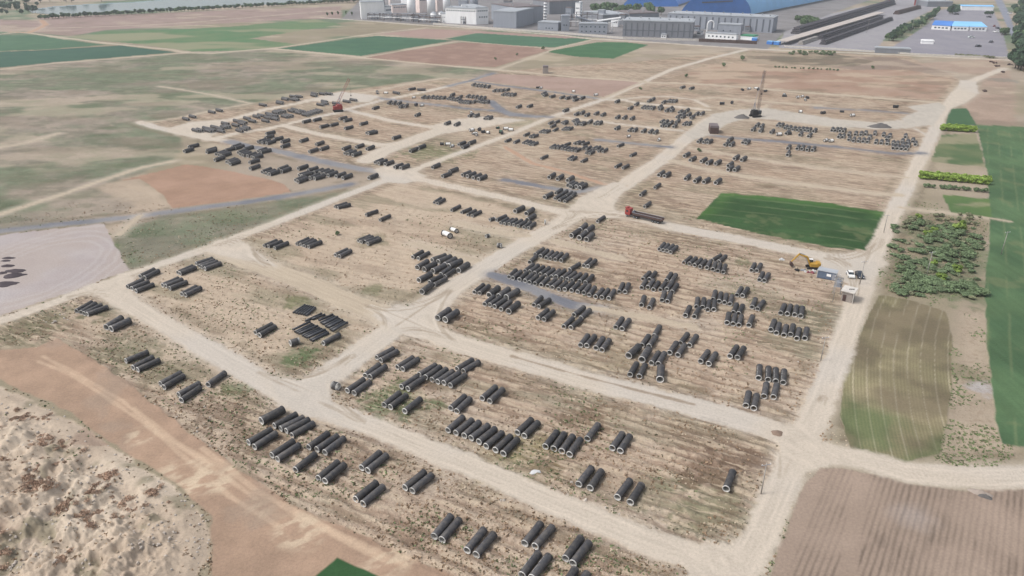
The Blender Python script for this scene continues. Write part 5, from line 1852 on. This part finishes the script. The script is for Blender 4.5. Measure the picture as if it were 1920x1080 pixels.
# vehicles
M_GLASS=mat('car_glass',(.03,.04,.05),rough=.1,spec=.7); M_TYRE=mat('tyre',(.02,.02,.02),rough=.9)
def wheels(e,xs,ys,r,w_=.25,nm='wheel'):
    q=MB(); q.tube((0,-w_/2,0),(0,w_/2,0),r,n=14); q.tube((0,-w_/2-.02,0),(0,w_/2+.02,0),r*.5,n=10,m=1); pm=q.mesh('wheel',[M_TYRE,M_STEEL])
    for x in xs:
        for y in ys: o=link(nm,pm,e); o.location=(x,y,r)
def car(px,py,rz,col_,lab,s=1.0):
    p=Wp(px,py); p.z=gz(p.x,p.y); e=empty('parked_car',p,rz); tag(e,lab,'car')
    cm=mat('car_paint',col_,rough=.3,spec=.6)
    m_=MB(); m_.prism([(-2.2,.35),(2.2,.35),(2.25,.7),(2.1,.95),(1.1,1.05),(-1.9,1.08),(-2.22,.9)],-.88,.88); m_.obj('body',cm,e)
    m_=MB(); m_.prism([(-1.75,1.07),(1.05,1.05),(.35,1.55),(-1.3,1.57)],-.76,.76,0); m_.obj('windows',M_GLASS,e)
    m_=MB(); m_.prism([(-1.3,1.565),(.33,1.555),(.2,1.63),(-1.15,1.65)],-.68,.68); m_.obj('roof',cm,e)
    wheels(e,(-1.4,1.4),(-.8,.8),.34)
    for y in (-.62,.62): m_=MB(); m_.box((2.2,y,.75),(.12,.35,.18)); m_.obj('headlight',M_WALLW,e)
    e.scale=(s,s,s)
car(1594,518,R(-100),(.72,.72,.70),'white car parked beside the dark car near the hut',1.08); car(1611,519,R(-98),(.03,.035,.05),'black car parked beside the white car',1.08)
for k,(x,y,c_,lab) in enumerate(((1821,71,(.7,.75,.75),'white-green truck alone on the compound pavement'),(1834,88,(.05,.05,.06),'dark car lower left on the compound pavement'),(1858,80,(.08,.08,.1),'dark car right on the compound pavement'),(1864,50,(.2,.05,.05),'dark red car beside the compound trees'),(1870,54,(.05,.05,.06),'black car beside the compound trees'),(1867,61,(.7,.7,.7),'white car beside the compound trees'),(1854,33,(.06,.06,.07),'dark car at the back of the compound'),(1893,26,(.7,.7,.7),'white vehicle on the highway'),(1793,28,(.05,.05,.06),'dark vehicle behind the blue sheds'))): car(x,y,R(20*k),c_,lab,1.5)
def wreck(px,py,lab):
    p=Wp(px,py); m_=MB(); 
    for q in range(5): m_.box((rr.uniform(-1.5,1.5),rr.uniform(-1,1),rr.uniform(.4,1)),(rr.uniform(1,2.4),rr.uniform(.8,1.5),rr.uniform(.5,1.3)),rz=rr.uniform(0,3),taper=.8)
    o=m_.obj('rusty_vehicle',M_RUST); o.location=p; tag(o,lab,'scrap vehicle')
for x,y,l in ((1858,117,'rusty dark machine by the compound road, left'),(1866,119,'rusty dark machine by the compound road, middle'),(1870,125,'rusty dark machine by the compound road, lower'),(1893,122,'dark machine under the big trees'),(1847,172,'dark scrap on the grey earth apron'),(1881,136,'flat dark scrap beside the road head')): wreck(x,y,l)
# red truck with low trailer
A=Wp(1174,404);B=Wp(1243,420); d=B-A; e=empty('flatbed_truck',A,math.atan2(d.y,d.x)); tag(e,'red lorry with a long brown low-sided trailer on the cross road','truck')
e.location.z=.05
m_=MB(); m_.prism([(0,.9),(2.3,.9),(2.3,3.5),(.5,3.6),(.12,3.2),(0,2.1)],-1.25,1.25); m_.obj('cab',M_RED,e)
m_=MB(); m_.box((-.02,0,2.6),(.1,2.1,.8)); m_.obj('windscreen',M_GLASS,e)
for y in (-1.27,1.27): m_=MB(); m_.box((1.0,y,2.5),(.9,.06,.7)); m_.obj('side_window',M_GLASS,e)
m_=MB(); m_.box((.4,0,3.7),(1.0,2.3,.3)); m_.obj('roof_deflector',M_RED,e)
m_=MB(); m_.box((8.6,0,.95),(16,1.0,.35)); m_.obj('chassis',M_DARK,e)
L=16.9; m_=MB(); m_.box((3.4+L*.39,0,1.35),(13.4,2.4,.2)); m_.obj('trailer_bed',M_RUST,e)
for y in (-1.22,1.22): m_=MB(); m_.box((3.4+L*.39,y,1.85),(13.4,.1,.9)); m_.obj('side_board',M_RUST,e); m_=MB(); m_.box((3.4+L*.39,y,2.36),(13.4,.14,.12)); m_.obj('top_rail',M_STEEL,e)
m_=MB(); m_.box((3.35,0,2.1),(.12,2.4,1.4)); m_.obj('headboard',M_STEEL,e)
wheels(e,(.95,4.2,5.5,12.6,13.9,15.2),(-1.05,1.05),.52,.32)
# excavator
M_YEL=mat('yellow_machine_paint',tuple(alb(206,160,58)),rough=.5,var=.1,scale=1)
p=Wp(1523,503); p.z=gz(p.x,p.y); e=empty('excavator',p,R(172)); tag(e,'yellow tracked excavator with its arm stretched left','excavator')
for y in (-1.2,1.2):
    m_=MB(); m_.prism([(-2.1,.3),(-1.8,.02),(1.8,.02),(2.1,.3),(2.1,.65),(1.8,.9),(-1.8,.9),(-2.1,.65)],y-.3,y+.3); m_.obj('track',M_DARK,e)
m_=MB(); m_.box((-.5,0,1.65),(3.3,2.7,1.1)); m_.box((-1.7,0,2.1),(1.2,2.6,.9)); m_.obj('upper_body',M_YEL,e)
m_=MB(); m_.box((-2.15,0,1.6),(.7,2.5,1.2)); m_.obj('counterweight',M_WALLW,e)
m_=MB(); m_.box((.75,-.8,2.3),(1.5,1.0,1.7),taper=.9); m_.obj('cab',M_GLASS,e); m_=MB(); m_.box((.75,-.8,3.2),(1.4,1.0,.12)); m_.obj('cab_roof',M_WALLW,e)
m_=MB(); m_.tube((1.1,.2,1.7),(2.3,.2,4.3),.38,.34,n=6); m_.tube((2.3,.2,4.3),(5.2,.2,5.2),.36,.26,n=6); m_.obj('boom',M_YEL,e)
m_=MB(); m_.tube((1.5,.2,1.5),(3.0,.2,4.2),.12,n=6); m_.tube((3.2,.2,5.1),(5.0,.2,5.6),.12,n=6); m_.obj('hydraulic_ram',M_STEEL,e)
m_=MB(); m_.tube((5.0,.2,5.5),(7.4,.2,2.3),.3,.2,n=6); m_.obj('arm',M_YEL,e)
m_=MB(); m_.prism([(7.3,2.4),(7.9,2.0),(7.8,1.0),(6.9,.6),(6.5,1.2),(6.9,1.9)],-.4,.8); m_.obj('bucket',M_RUST,e)
# lattice cranes
def lattice(m_,A,B,w_,nseg,r=.07):
    A=Vector(A);B=Vector(B);d=(B-A).normalized(); u=Vector((1,0,0)) if abs(d.x)<.8 else Vector((0,1,0)); u=(u-d*u.dot(d)).normalized(); v=d.cross(u)
    cor=[(u*sx+v*sy)*(w_/2) for sx,sy in ((-1,-1),(1,-1),(1,1),(-1,1))]
    for c_ in cor: m_.tube(A+c_,B+c_,r,n=5)
    for k in range(nseg):
        p=A.lerp(B,k/nseg); q=A.lerp(B,(k+1)/nseg)
        for i in range(4): a,b_=cor[i],cor[(i+1)%4]; m_.tube(p+a,q+b_,r*.6,n=4,caps=False); m_.tube(p+a,p+b_,r*.6,n=4,caps=False)
def crawler(px,py,rz,mt,lab,tip,sc_=1.0,w_=1.6):
    p=Wp(px,py); p.z=gz(p.x,p.y); e=empty('lattice_crane',p,rz); tag(e,lab,'crane')
    for y in (-2,2): m_=MB(); m_.prism([(-3.2,.4),(-2.8,0),(2.8,0),(3.2,.4),(3.2,1),(2.8,1.3),(-2.8,1.3),(-3.2,1)],y-.45,y+.45); m_.obj('crawler_track',M_DARK,e)
    m_=MB(); m_.box((0,0,2.6),(6,3.2,2.2)); m_.box((-1.2,0,4.1),(3,2.8,1)); m_.obj('machinery_house',mt,e)
    m_=MB(); m_.box((2.2,-1.3,3.2),(1.6,1.2,2)); m_.obj('cab',M_GLASS,e)
    M_inv=Matrix.Rotation(-rz,3,'Z'); tipl=M_inv@(Vector(tip)-p)
    m_=MB(); lattice(m_,(1.5,0,2.5),tipl,w_,int(tipl.length/2.2),.055*sc_); m_.obj('lattice_boom',M_RUST if mt is not M_RED else M_RED,e)
    m_=MB(); m_.tube((-1,-1,4.5),(-1.5,0,9.5),.14); m_.tube((-1,1,4.5),(-1.5,0,9.5),.14); m_.tube((-2.8,0,4.5),(-1.5,0,9.5),.14); m_.obj('gantry_mast',M_STEEL,e)
    m_=MB(); m_.tube((-1.5,0,9.5),tipl,.05,n=4); m_.tube((-1.5,.6,9.5),tipl,.05,n=4); m_.obj('pendant_rope',M_STEEL,e)
    m_=MB(); hk=tipl-Vector((0,0,tipl.z*.55)); m_.tube(tipl,hk,.05,n=4); m_.box(hk,(.6,.4,.9)); m_.obj('hook_block',M_DARK,e)
def at_h(px,py,gx,gy):
    """point above ground pixel (gx,gy) that lies at picture height py"""
    b_=Wp(gx,gy); y=(540-py)/1400; z=H+b_.y*(-SP+y*CP)/(CP+y*SP); x=(px-960)/1400*(b_.y/(CP+y*SP)); return (x,b_.y,z)
crawler(1416,219,R(15),M_DARK,'tall dark lattice crane parked on the wide haul road',at_h(1434,132,1424,212),1.2,1.25)
crawler(634,209,R(200),M_RED,'red lattice crane working beside the rows on the left',at_h(655,147,640,205),1.0,1.3)
# brown shed, grey hut, mast boxes
building('brown_shed','small brown shed where the haul roads meet',(1331,251),(1347,251.5),9,3.6,M_RUST,M_ROOFB,over=.1,cat='shed')
building('field_hut','tiny grey field hut beside the far lane',(1018,138),(1028,138),7,5,M_BRICK,M_ROOFB,over=.1,cat='hut')
# heaps
M_HEAP=mat('dark_slag_heap',tuple(alb(84,74,78)),rough=.95,var=.15,scale=1,bump=.5); M_HEAPG=mat('grey_gravel_heap',tuple(alb(112,108,104)),rough=.95,var=.15,scale=1,bump=.5)
def heap(px,py,a,b_,h,lab,mt,rz=0,seed=0,name='spoil_heap'):
    p=Wp(px,py); r2=random.Random(seed); m_=MB(); n=22; rings=7; vs=[(0,0,h)]
    jit=[r2.uniform(.75,1.2) for _ in range(n)]
    for k in range(1,rings+1):
        for q in range(n):
            t=2*math.pi*q/n; j=(jit[q]*.6+jit[(q+1)%n]*.2+jit[q-1]*.2); rr_=k/rings; vs.append((a*rr_*math.cos(t)*j,b_*rr_*math.sin(t)*j,max(-.1,h*(1-rr_)**.8*(r2.uniform(.8,1.15)) if k<rings else -.1)))
    fs=[(0,1+q,1+(q+1)%n) for q in range(n)]
    for k in range(rings-1):
        for q in range(n): fs.append((1+k*n+q,1+(k+1)*n+q,1+(k+1)*n+(q+1)%n,1+k*n+(q+1)%n))
    m_.add(vs,fs); o=m_.obj(name,mt,smooth=True); o.location=(p.x,p.y,gz(p.x,p.y)-.05); o.rotation_euler=(0,0,rz); tag(o,lab,'heap')
heap(8,533,5,2.6,.8,'lowest dark heap on the grey gravel lot',M_HEAP,.1,1); heap(27,517,4,2.2,1.1,'largest dark heap on the grey gravel lot',M_HEAP,.2,2); heap(30,508,4,1.8,.8,'dark heap behind the largest on the gravel lot',M_HEAP,0,3); heap(5,512,2,1.2,.6,'small dark heap at the left picture edge',M_HEAP,0,4); heap(14,499,2.6,1.3,.7,'round dark heap in the middle of the lot',M_HEAP,0,5); heap(16,484,2.6,1.1,.6,'upper dark heap on the grey lot',M_HEAP,0,6); heap(11,489,2.2,1.0,.5,'second upper dark heap on the grey lot',M_HEAP,0,7)
heap(1391,221,5.5,4,2.4,'grey gravel heap left of the lattice crane',M_HEAPG,0,8); heap(1650,238,7,4,2.6,'pointed grey gravel heap near the turning area',M_HEAPG,0,9); heap(1638,237,4,2.4,1.2,'low grey heap joined to the pointed heap',M_HEAPG,0,10)
heap(1457,812,1.6,1.3,.6,'small brown earth lump in the middle of the road end',mat('brown_earth',tuple(alb(150,128,110)),rough=.95,bump=.5,scale=2),0,11)
heap(1838,925,2.6,1.0,.9,'pale debris heap on the edge of the ploughed field',mat('debris',tuple(alb(176,162,148)),rough=.95,bump=.5,scale=2),-.5,12); heap(1846,931,1.6,.8,.7,'small grey debris lump next to the pale heap',M_HEAPG,-.6,13)
heap(1003,886,1.35,.75,.3,'torn white tarpaulin lying beside the front road',M_TARP,.2,21,'tarpaulin')
# ================================================================ PLANTS
def leafmat(name,c,var=.35,k_=1.25):
    m=mat(name,tuple(alb(*c)*k_),rough=.8,var=var,scale=.6,objvar=.18,spec=.15); return m
M_LG=leafmat('tree_leaves_green',(86,108,72)); M_LD=leafmat('tree_leaves_dark',(70,92,70)); M_LY=leafmat('leaves_bright_yellow_green',(142,166,76),k_=1.25); M_LM=leafmat('leaves_mid_green',(104,120,86),k_=1.4); M_LB=leafmat('brush_brown',(150,126,106),k_=1.9); M_LO=leafmat('scrub_olive',(122,124,96),k_=1.6); M_BARK=mat('bark',(.10,.08,.06),rough=.9)
def crown(rad_,h0,h1,n,leaf,seed,lobes=7):
    r=np.random.RandomState(seed); cs=[]
    for k in range(lobes):
        t=r.uniform(0,2*np.pi); q=rad_*.55*np.sqrt(r.rand()); cs.append((q*np.cos(t),q*np.sin(t),h0+(h1-h0)*r.uniform(.25,.78),rad_*r.uniform(.38,.6)))
    v=[];f=[]
    for i in range(n):
        c=cs[r.randint(lobes)]; d=r.normal(size=3); d/=np.linalg.norm(d); rr_=c[3]*r.uniform(.6,1.05); p=np.array([c[0]+d[0]*rr_,c[1]+d[1]*rr_,c[2]+d[2]*rr_*(h1-h0)/(2.2*rad_)])
        a=r.normal(size=3); a/=np.linalg.norm(a); b_=np.cross(a,d+.01); b_/=np.linalg.norm(b_)+1e-6; s=leaf*r.uniform(.6,1.4); k=len(v)
        v+=[tuple(p-a*s-b_*s*.6),tuple(p+a*s-b_*s*.7),tuple(p+a*s*.8+b_*s),tuple(p-a*s*.9+b_*s*.7)]; f.append((k,k+1,k+2,k+3))
    m_=MB(); m_.v=v; m_.f=f; m_.m=[0]*len(f); return m_
def trunk(h,r,seed,rad_):
    rr_=random.Random(seed); m_=MB(); m_.tube((0,0,-.3),(0,0,h),r,r*.6,n=7)
    for k in range(4): t=k*1.6+rr_.random(); m_.tube((0,0,h*.7),(rad_*.55*math.cos(t),rad_*.55*math.sin(t),h*1.35),r*.45,r*.15,n=5)
    return m_
TP={}
def tproto(key,name,rad_,h0,h1,n,leaf,mt,seed):
    e=empty(name,(0,0,-50)); crown(rad_,h0,h1,n,leaf,seed).obj('crown',mt,e); trunk(h0*1.15+.3,max(.08,rad_*.07),seed,rad_).obj('trunk',M_BARK,e); TP[key]=[e,False]
tproto('g1','broadleaf_tree',4.2,2,9.5,900,.55,M_LG,1); tproto('g2','broadleaf_tree',3.8,1.5,8.5,800,.55,M_LD,2); tproto('g3','broadleaf_tree',4.6,2,10.5,1000,.55,M_LD,3)
tproto('y1','bright_shrub',1.9,.2,3.4,650,.26,M_LY,4); tproto('y2','bright_shrub',1.7,.2,3.0,600,.26,M_LY,5); tproto('m1','green_shrub',1.9,.3,3.0,420,.26,M_LM,6); tproto('m2','green_shrub',1.5,.2,2.4,360,.24,M_LM,7); tproto('o1','olive_shrub',1.2,.1,1.8,260,.2,M_LO,8); tproto('b1','dry_bush',1.5,.0,.6,80,.13,M_LB,9); tproto('l1','lime_shrub',1.8,.2,2.8,420,.26,leafmat('leaves_lime',(134,156,76),k_=1.35),12); tproto('p1','slim_tree',2.4,1.6,7.5,520,.45,M_LG,10)
def tree(key,px,py,s,lab,cat='tree',grp=None,sz=None):
    e,used=TP[key]
    if used: e=copy_tree(e)
    TP[key][1]=True
    if isinstance(px,Vector): p=px
    else: p=Wp(px,py); p.z=gz(p.x,p.y)
    e.location=p; e.scale=(s,s,sz or s); e.rotation_euler=(0,0,rr.uniform(0,6.28)); 
    for k_ in ('label','category','group'):
        if k_ in e: del e[k_]
    tag(e,lab,cat,grp)
# the long row on the lake shore
for i in range(92):
    t=i/91; x=78+t*(690-78)+rr.uniform(-1.5,1.5); y=36.5-t*34+rr.uniform(-.5,.5)
    tree(('g2','g1','p1')[i%3],x,y,rr.uniform(1.0,1.3),'leafy green tree in the long single row along the lake shore','tree','trees along the lake shore',rr.uniform(.7,1.05))
for i in range(30):
    x=rr.uniform(-40,78); y=rr.uniform(8,30)-x*.02; tree('g2',x,y,rr.uniform(.8,1.4),'dark green tree in the grove left of the lake','tree','trees of the grove left of the lake')
for i in range(24):
    x=rr.uniform(-20,240); y=rr.uniform(-3,7)-max(0,x-60)*.02; tree('g3',x,y,rr.uniform(1.0,1.6),'dark tree on the far lake shore','tree','trees on the far lake shore')
for i in range(18):
    x=rr.uniform(600,680); y=rr.uniform(-2,6); tree('g3',x,y,rr.uniform(.8,1.4),'green tree in the wood left of the plant','tree','trees in the wood left of the plant')
for i in range(24): tree('g1',rr.uniform(1105,1245),rr.uniform(18,32),rr.uniform(1.2,1.8),'green tree in the clump between plant halls','tree','trees between the plant halls')
for i,(x,y) in enumerate(((614,31),(623,30),(634,29),(649,28),(660,30))): tree('p1',x,y,.8,'slim tree at the left end of the plant wall','tree','slim trees at the left end of the plant')
for i in range(11): tree('g1',rr.uniform(1492,1532),rr.uniform(38,49),rr.uniform(1.0,1.3),'green tree in the round clump beside the pipe stacks','tree','clump beside the pipe stacks')
for i in range(34):
    t=i/33; tree(('g1','g2')[i%2],1668+t*92+rr.uniform(-5,5),76-t*50+rr.uniform(-3,4),rr.uniform(.9,1.25),'green tree in the belt between storage yard and compound','tree','tree belt beside the compound')
for i in range(9): tree('g2',rr.uniform(1775,1800),rr.uniform(20,27),rr.uniform(1.1,1.5),'dark green tree behind the blue sheds','tree','trees behind the blue sheds')
for i in range(5): tree('g2',1848+i*3,28,.7,'small tree at the end of the pale blue shed','tree','trees at the end of the pale blue shed')
for i in range(6): tree('g1',rr.uniform(1876,1890),rr.uniform(62,70),rr.uniform(.9,1.1),'green tree on the compound edge beside the highway','tree','trees at the compound edge')
for i in range(60):
    t=(i+.5)/60; y_=-8+t*142; tree(('g3','g1','g2')[i%3],1893+10*min(1,max(0,y_/60))+(max(0,y_-100)*-.12)+rr.uniform(2,75)*(.25+.75*rr.random()),y_+rr.uniform(-2,2),rr.uniform(1.25,1.8),'tall dark tree in the dense belt on the right edge','tree','tall belt on the right edge')
for i in range(8): tree('g3',rr.uniform(1880,1925),rr.uniform(-8,0),rr.uniform(1.0,1.6),'tree beyond the highway at the top edge','tree','trees beyond the highway')
for i in range(4): tree('g3',1903+i*5,128+i*2,1.9,'big dark tree above the road head','tree','tall belt on the right edge')
for i in range(12): tree('o1',1793+i*6.2+rr.uniform(-1,1),105+i*.4,1.5,'clipped shrub in the strip along the compound front','shrub','shrubs along the compound front')
# bright hedges: rows of single shrubs
for i in range(30):
    t=(i//2)/14; o_=i%2; tree(('y1','y2')[o_],1768+t*58,245+t*3.2-o_*5,rr.uniform(.85,1.1),'bright yellow-green shrub in the upper hedge, '+('front' if not o_ else 'back')+' line','shrub','shrubs of the upper bright hedge '+('front' if not o_ else 'back'))
for i in range(56):
    t=(i//2)/27; o_=i%2; tree(('y1','y2')[o_],1727+t*124,335+t*11-o_*6,rr.uniform(.8,1.05),'bright yellow-green shrub in the lower hedge, '+('front' if not o_ else 'back')+' line','shrub','shrubs of the lower bright hedge '+('front' if not o_ else 'back'))
for i,x in enumerate((1734,1741,1749,1765,1772,1780,1789,1797,1807,1815,1828,1832,1841,1846)): tree('m2',x,351+(x-1734)*.085,rr.uniform(.6,1.0),'small green bush, %s from the left below the lower hedge'%ordw(i),'bush','single bushes below the lower hedge')
# scrub patch: named bright ones, then countable scrub
for x,y,s,l in ((1720,412,1.0,'bright shrub at the top of the scrub patch'),(1737,443,1.0,'left small lime-green shrub in the scrub middle'),(1750,436,.9,'right small lime-green shrub in the scrub middle'),(1800,434,1.6,'largest lime-green shrub of the scrub patch'),(1792,510,1.1,'lime-green shrub by the stone line'),(1762,526,1.1,'yellowish shrub in the lower scrub'),(1752,498,.8,'small yellowish shrub by the pole foot')): tree('l1',x,y,s,l,'shrub','lime-green shrubs of the scrub patch')
cl=[((1725,425),22,9,12),((1790,440),20,12,12),((1815,460),16,14,10),((1770,480),28,8,12),((1700,505),20,8,10),((1710,530),18,9,9),((1790,540),30,10,14),((1830,550),20,9,8),((1810,480),14,12,8),((1745,450),20,8,8)]
for c_,wx,wy,n in cl:
    for i in range(n): tree(rr.choice(('m1','m2','m1','o1')),c_[0]+rr.gauss(0,wx*.5),c_[1]+rr.gauss(0,wy*.5),rr.uniform(.75,1.3),'green shrub growing in the scrub patch right of the haul road','shrub','shrubs of the scrub patch',rr.uniform(.4,.8))
for i in range(190): tree(rr.choice(('m2','m1','m2','o1','m1')),rr.uniform(1672,1842),rr.uniform(425,556),rr.uniform(.7,1.3),'low green shrub between the taller scrub right of the haul road','shrub','low shrubs of the scrub patch',rr.uniform(.3,.6))
for i in range(36): tree('o1',rr.uniform(1690,1845),rr.uniform(400,420)+rr.random()*10,rr.uniform(.5,1.1),'low olive shrub on the upper rim of the scrub patch','shrub','olive shrubs on the scrub rim')
for x,y,s,l in ((1357,125,1.5,'dark green bush beside the far haul track'),(1392,113,1.9,'long dark green bush by the far plot corner'),(1636,129,1.2,'green bush on the reddish earth lot'),(1286,145,1.3,'olive bush by the lane crossing'),(1201,168,.9,'round bush beside the diagonal road'),(1018,93,1.4,'dark bush at the field corner below the wall'),(969,104,1.0,'small dark bush beside the field lane'),(929,112,1.0,'small bush on the reddish lot edge'),(1311,284,.9,'dark shrub on the sandy strip by the road'),(633,441,.7,'dark green weed clump on the sandy plot')): tree('m2',x,y,s,l,'bush')
for i in range(40): tree('m2',rr.uniform(1480,1565),rr.uniform(98,104),rr.uniform(.7,1.2),'green bush in the strip along the storage yard wall','bush','bushes along the storage yard wall')
for i in range(16): tree('m2',1452+i*8+rr.uniform(-2,2),127+i*.4,rr.uniform(.6,.9),'small bush in the line across the brown lot','bush','bush line across the brown lot')
# dry brush on the mound and at plot edges
for (x,y,n,wx,wy) in ((75,920,46,26,18),(100,832,22,40,14),(45,790,22,44,14),(230,960,20,60,30),(60,880,12,60,20),(210,895,12,20,6),(180,925,12,20,10),(120,960,14,26,10),(160,975,12,18,8),(10,1040,14,16,18),(120,1060,10,14,12),(290,930,10,14,8),(175,1000,8,12,6)):
    for i in range(n): tree('b1',x+rr.gauss(0,wx*.6),y+rr.gauss(0,wy*.6),rr.uniform(.4,.95),'dry brown brush growing on the earth mound','bush','dry brush on the earth mound')
for k_ in TP:
    if not TP[k_][1]: 
        for ch in list(TP[k_][0].children): bpy.data.objects.remove(ch)
        bpy.data.objects.remove(TP[k_][0])
# ---- uncountable cover: weeds, clods, rubble
def scatter(name,lab,n,region,size,mt,seed,kind='weed',cond=None):
    r=np.random.RandomState(seed); v=[];f=[]; cnt=0; tries=0
    px=r.uniform(region[0],region[2],n*6); py=r.uniform(region[1],region[3],n*6); xs,ys=W(px,py)
    ok=cond(px,py,xs,ys,r) if cond else np.ones(len(px),bool)
    idx=np.nonzero(ok)[0][:n]
    rr_=np.hypot(xs[idx],ys[idx]); th=np.degrees(np.arctan2(xs[idx],ys[idx])); ii=np.clip(np.searchsorted(rad,rr_),0,NR-1); jj=np.clip(np.searchsorted(ang,th),0,NA-1)
    em=10+[k for k,q in enumerate(F) if q[0]=='earth_mound'][0]; cl_=cls[ii*NA+jj]; keep=np.isin(cl_,(0,1))|((cl_==em)&(r.rand(len(cl_))<(.22 if 'mound' not in name else 1))); idx=idx[keep]; zz=Zg[ii,jj][keep]
    for q,i in enumerate(idx):
        s=size*r.uniform(.5,1.6); x,y,z=xs[i],ys[i],zz[q]
        if kind=='weed':
            for k in range(5):
                t=r.uniform(0,6.28); a=np.array([math.cos(t),math.sin(t),0]); u=np.array([r.normal()*.5,r.normal()*.5,1.]); o_=np.array([x+r.normal()*s*.35,y+r.normal()*s*.35,z-.05]); b0=len(v)
                v+=[tuple(o_-a*s*.45),tuple(o_+a*s*.45),tuple(o_+a*s*.3+u*s*.75),tuple(o_-a*s*.35+u*s*.6)]; f.append((b0,b0+1,b0+2,b0+3))
        else:
            b0=len(v); h=s*r.uniform(.4,.8); t0=r.uniform(0,6.28)
            for k in range(5): t=t0+k*1.2566; q2=s*r.uniform(.6,1.1); v.append((x+q2*math.cos(t),y+q2*math.sin(t),z-.05))
            for k in range(5): t=t0+k*1.2566+.3; q2=s*r.uniform(.3,.7); v.append((x+q2*math.cos(t),y+q2*math.sin(t),z+h*r.uniform(.7,1.1)))
            f.append(tuple(range(b0+5,b0+10)))
            for k in range(5): j=(k+1)%5; f.append((b0+k,b0+j,b0+5+j,b0+5+k))
    me=bpy.data.meshes.new(name); me.from_pydata(v,[],f); me.materials.append(mt); me.update(); link(name,me,label=lab,kind='stuff')
def patchy(th,scl,s):
    return lambda px,py,xs,ys,r: fbm(xs,ys,scl,3,s)>th-.12*r.rand(len(xs))
M_WDK=mat('dark_weeds',tuple(albv(98,94,70)),rough=.9,var=.3,scale=.7); M_WGR=mat('green_weeds',tuple(albv(104,116,78)),rough=.9,var=.3,scale=.7); M_WDR=mat('dry_weeds',tuple(albv(140,118,94)),rough=.9,var=.3,scale=.7); M_CLOD=mat('pale_soil_clods',tuple(alb(200,182,156)*1.2),rough=.95,var=.12,scale=1); M_RUB=mat('pale_rubble',tuple(alb(206,194,178)),rough=.9,var=.12,scale=1)
scatter('waste_ground_tufts','low tufts on the bare land right of the haul road',3500,(1640,380,1900,880),.3,M_WGR,8,cond=patchy(.5,10,331))
scatter('dark_weed_tufts','small dark weed tufts scattered over the plots',7000,(0,400,1500,1080),.2,M_WDK,1,cond=patchy(.56,7,301))
scatter('green_weed_tufts','green weed tufts in patches over the plots',6000,(0,400,1560,1080),.26,M_WGR,2,cond=patchy(.62,16,305))
scatter('dry_grass_tufts','dry brownish grass tufts on the plots',12000,(0,380,1560,1080),.26,M_WDR,3,cond=patchy(.53,10,309))
scatter('soil_clods','pale clods of earth strewn over the plots',3000,(0,420,1600,1080),.2,M_CLOD,4,'rock',cond=patchy(.5,9,313))
def rub(px,py,xs,ys,r):
    c=np.zeros(len(px),bool)
    for cx,cy,wx,wy,an in ((1145,955,60,14,.33),(1060,905,40,9,.33),(960,945,34,10,.4),(1180,985,40,10,.35),(1490,700,16,34,0),(100,600,50,14,-.2),(300,480,20,6,-.3)):
        dx=px-cx;dy=py-cy; u=dx*math.cos(an)+dy*math.sin(an); w_=-dx*math.sin(an)+dy*math.cos(an); c|=(u/wx)**2+(w_/wy)**2<r.rand(len(px))
    return c
scatter('stone_rubble','pale broken stone rubble beside the front road',900,(0,440,1500,1040),.42,M_RUB,5,'rock',cond=rub)
scatter('mound_stones','pale stones lying on the earth mound',420,(0,740,400,1080),.3,M_RUB,6,'rock')
# ---- the air over the plain
mz=bpy.data.materials.new('haze'); mz.use_nodes=True; t_=mz.node_tree; t_.nodes.clear(); o_=t_.nodes.new('ShaderNodeOutputMaterial'); v_=t_.nodes.new('ShaderNodeVolumePrincipled')
v_.inputs['Color'].default_value=(.86,.93,1,1); v_.inputs['Density'].default_value=.00011; v_.inputs['Anisotropy'].default_value=.2; t_.links.new(v_.outputs[0],o_.inputs['Volume'])
m_=MB(); m_.box((0,0,57.5),(19000,19000,121)); m_.obj('haze',mz,label='thin pale haze over the plain',kind='stuff')
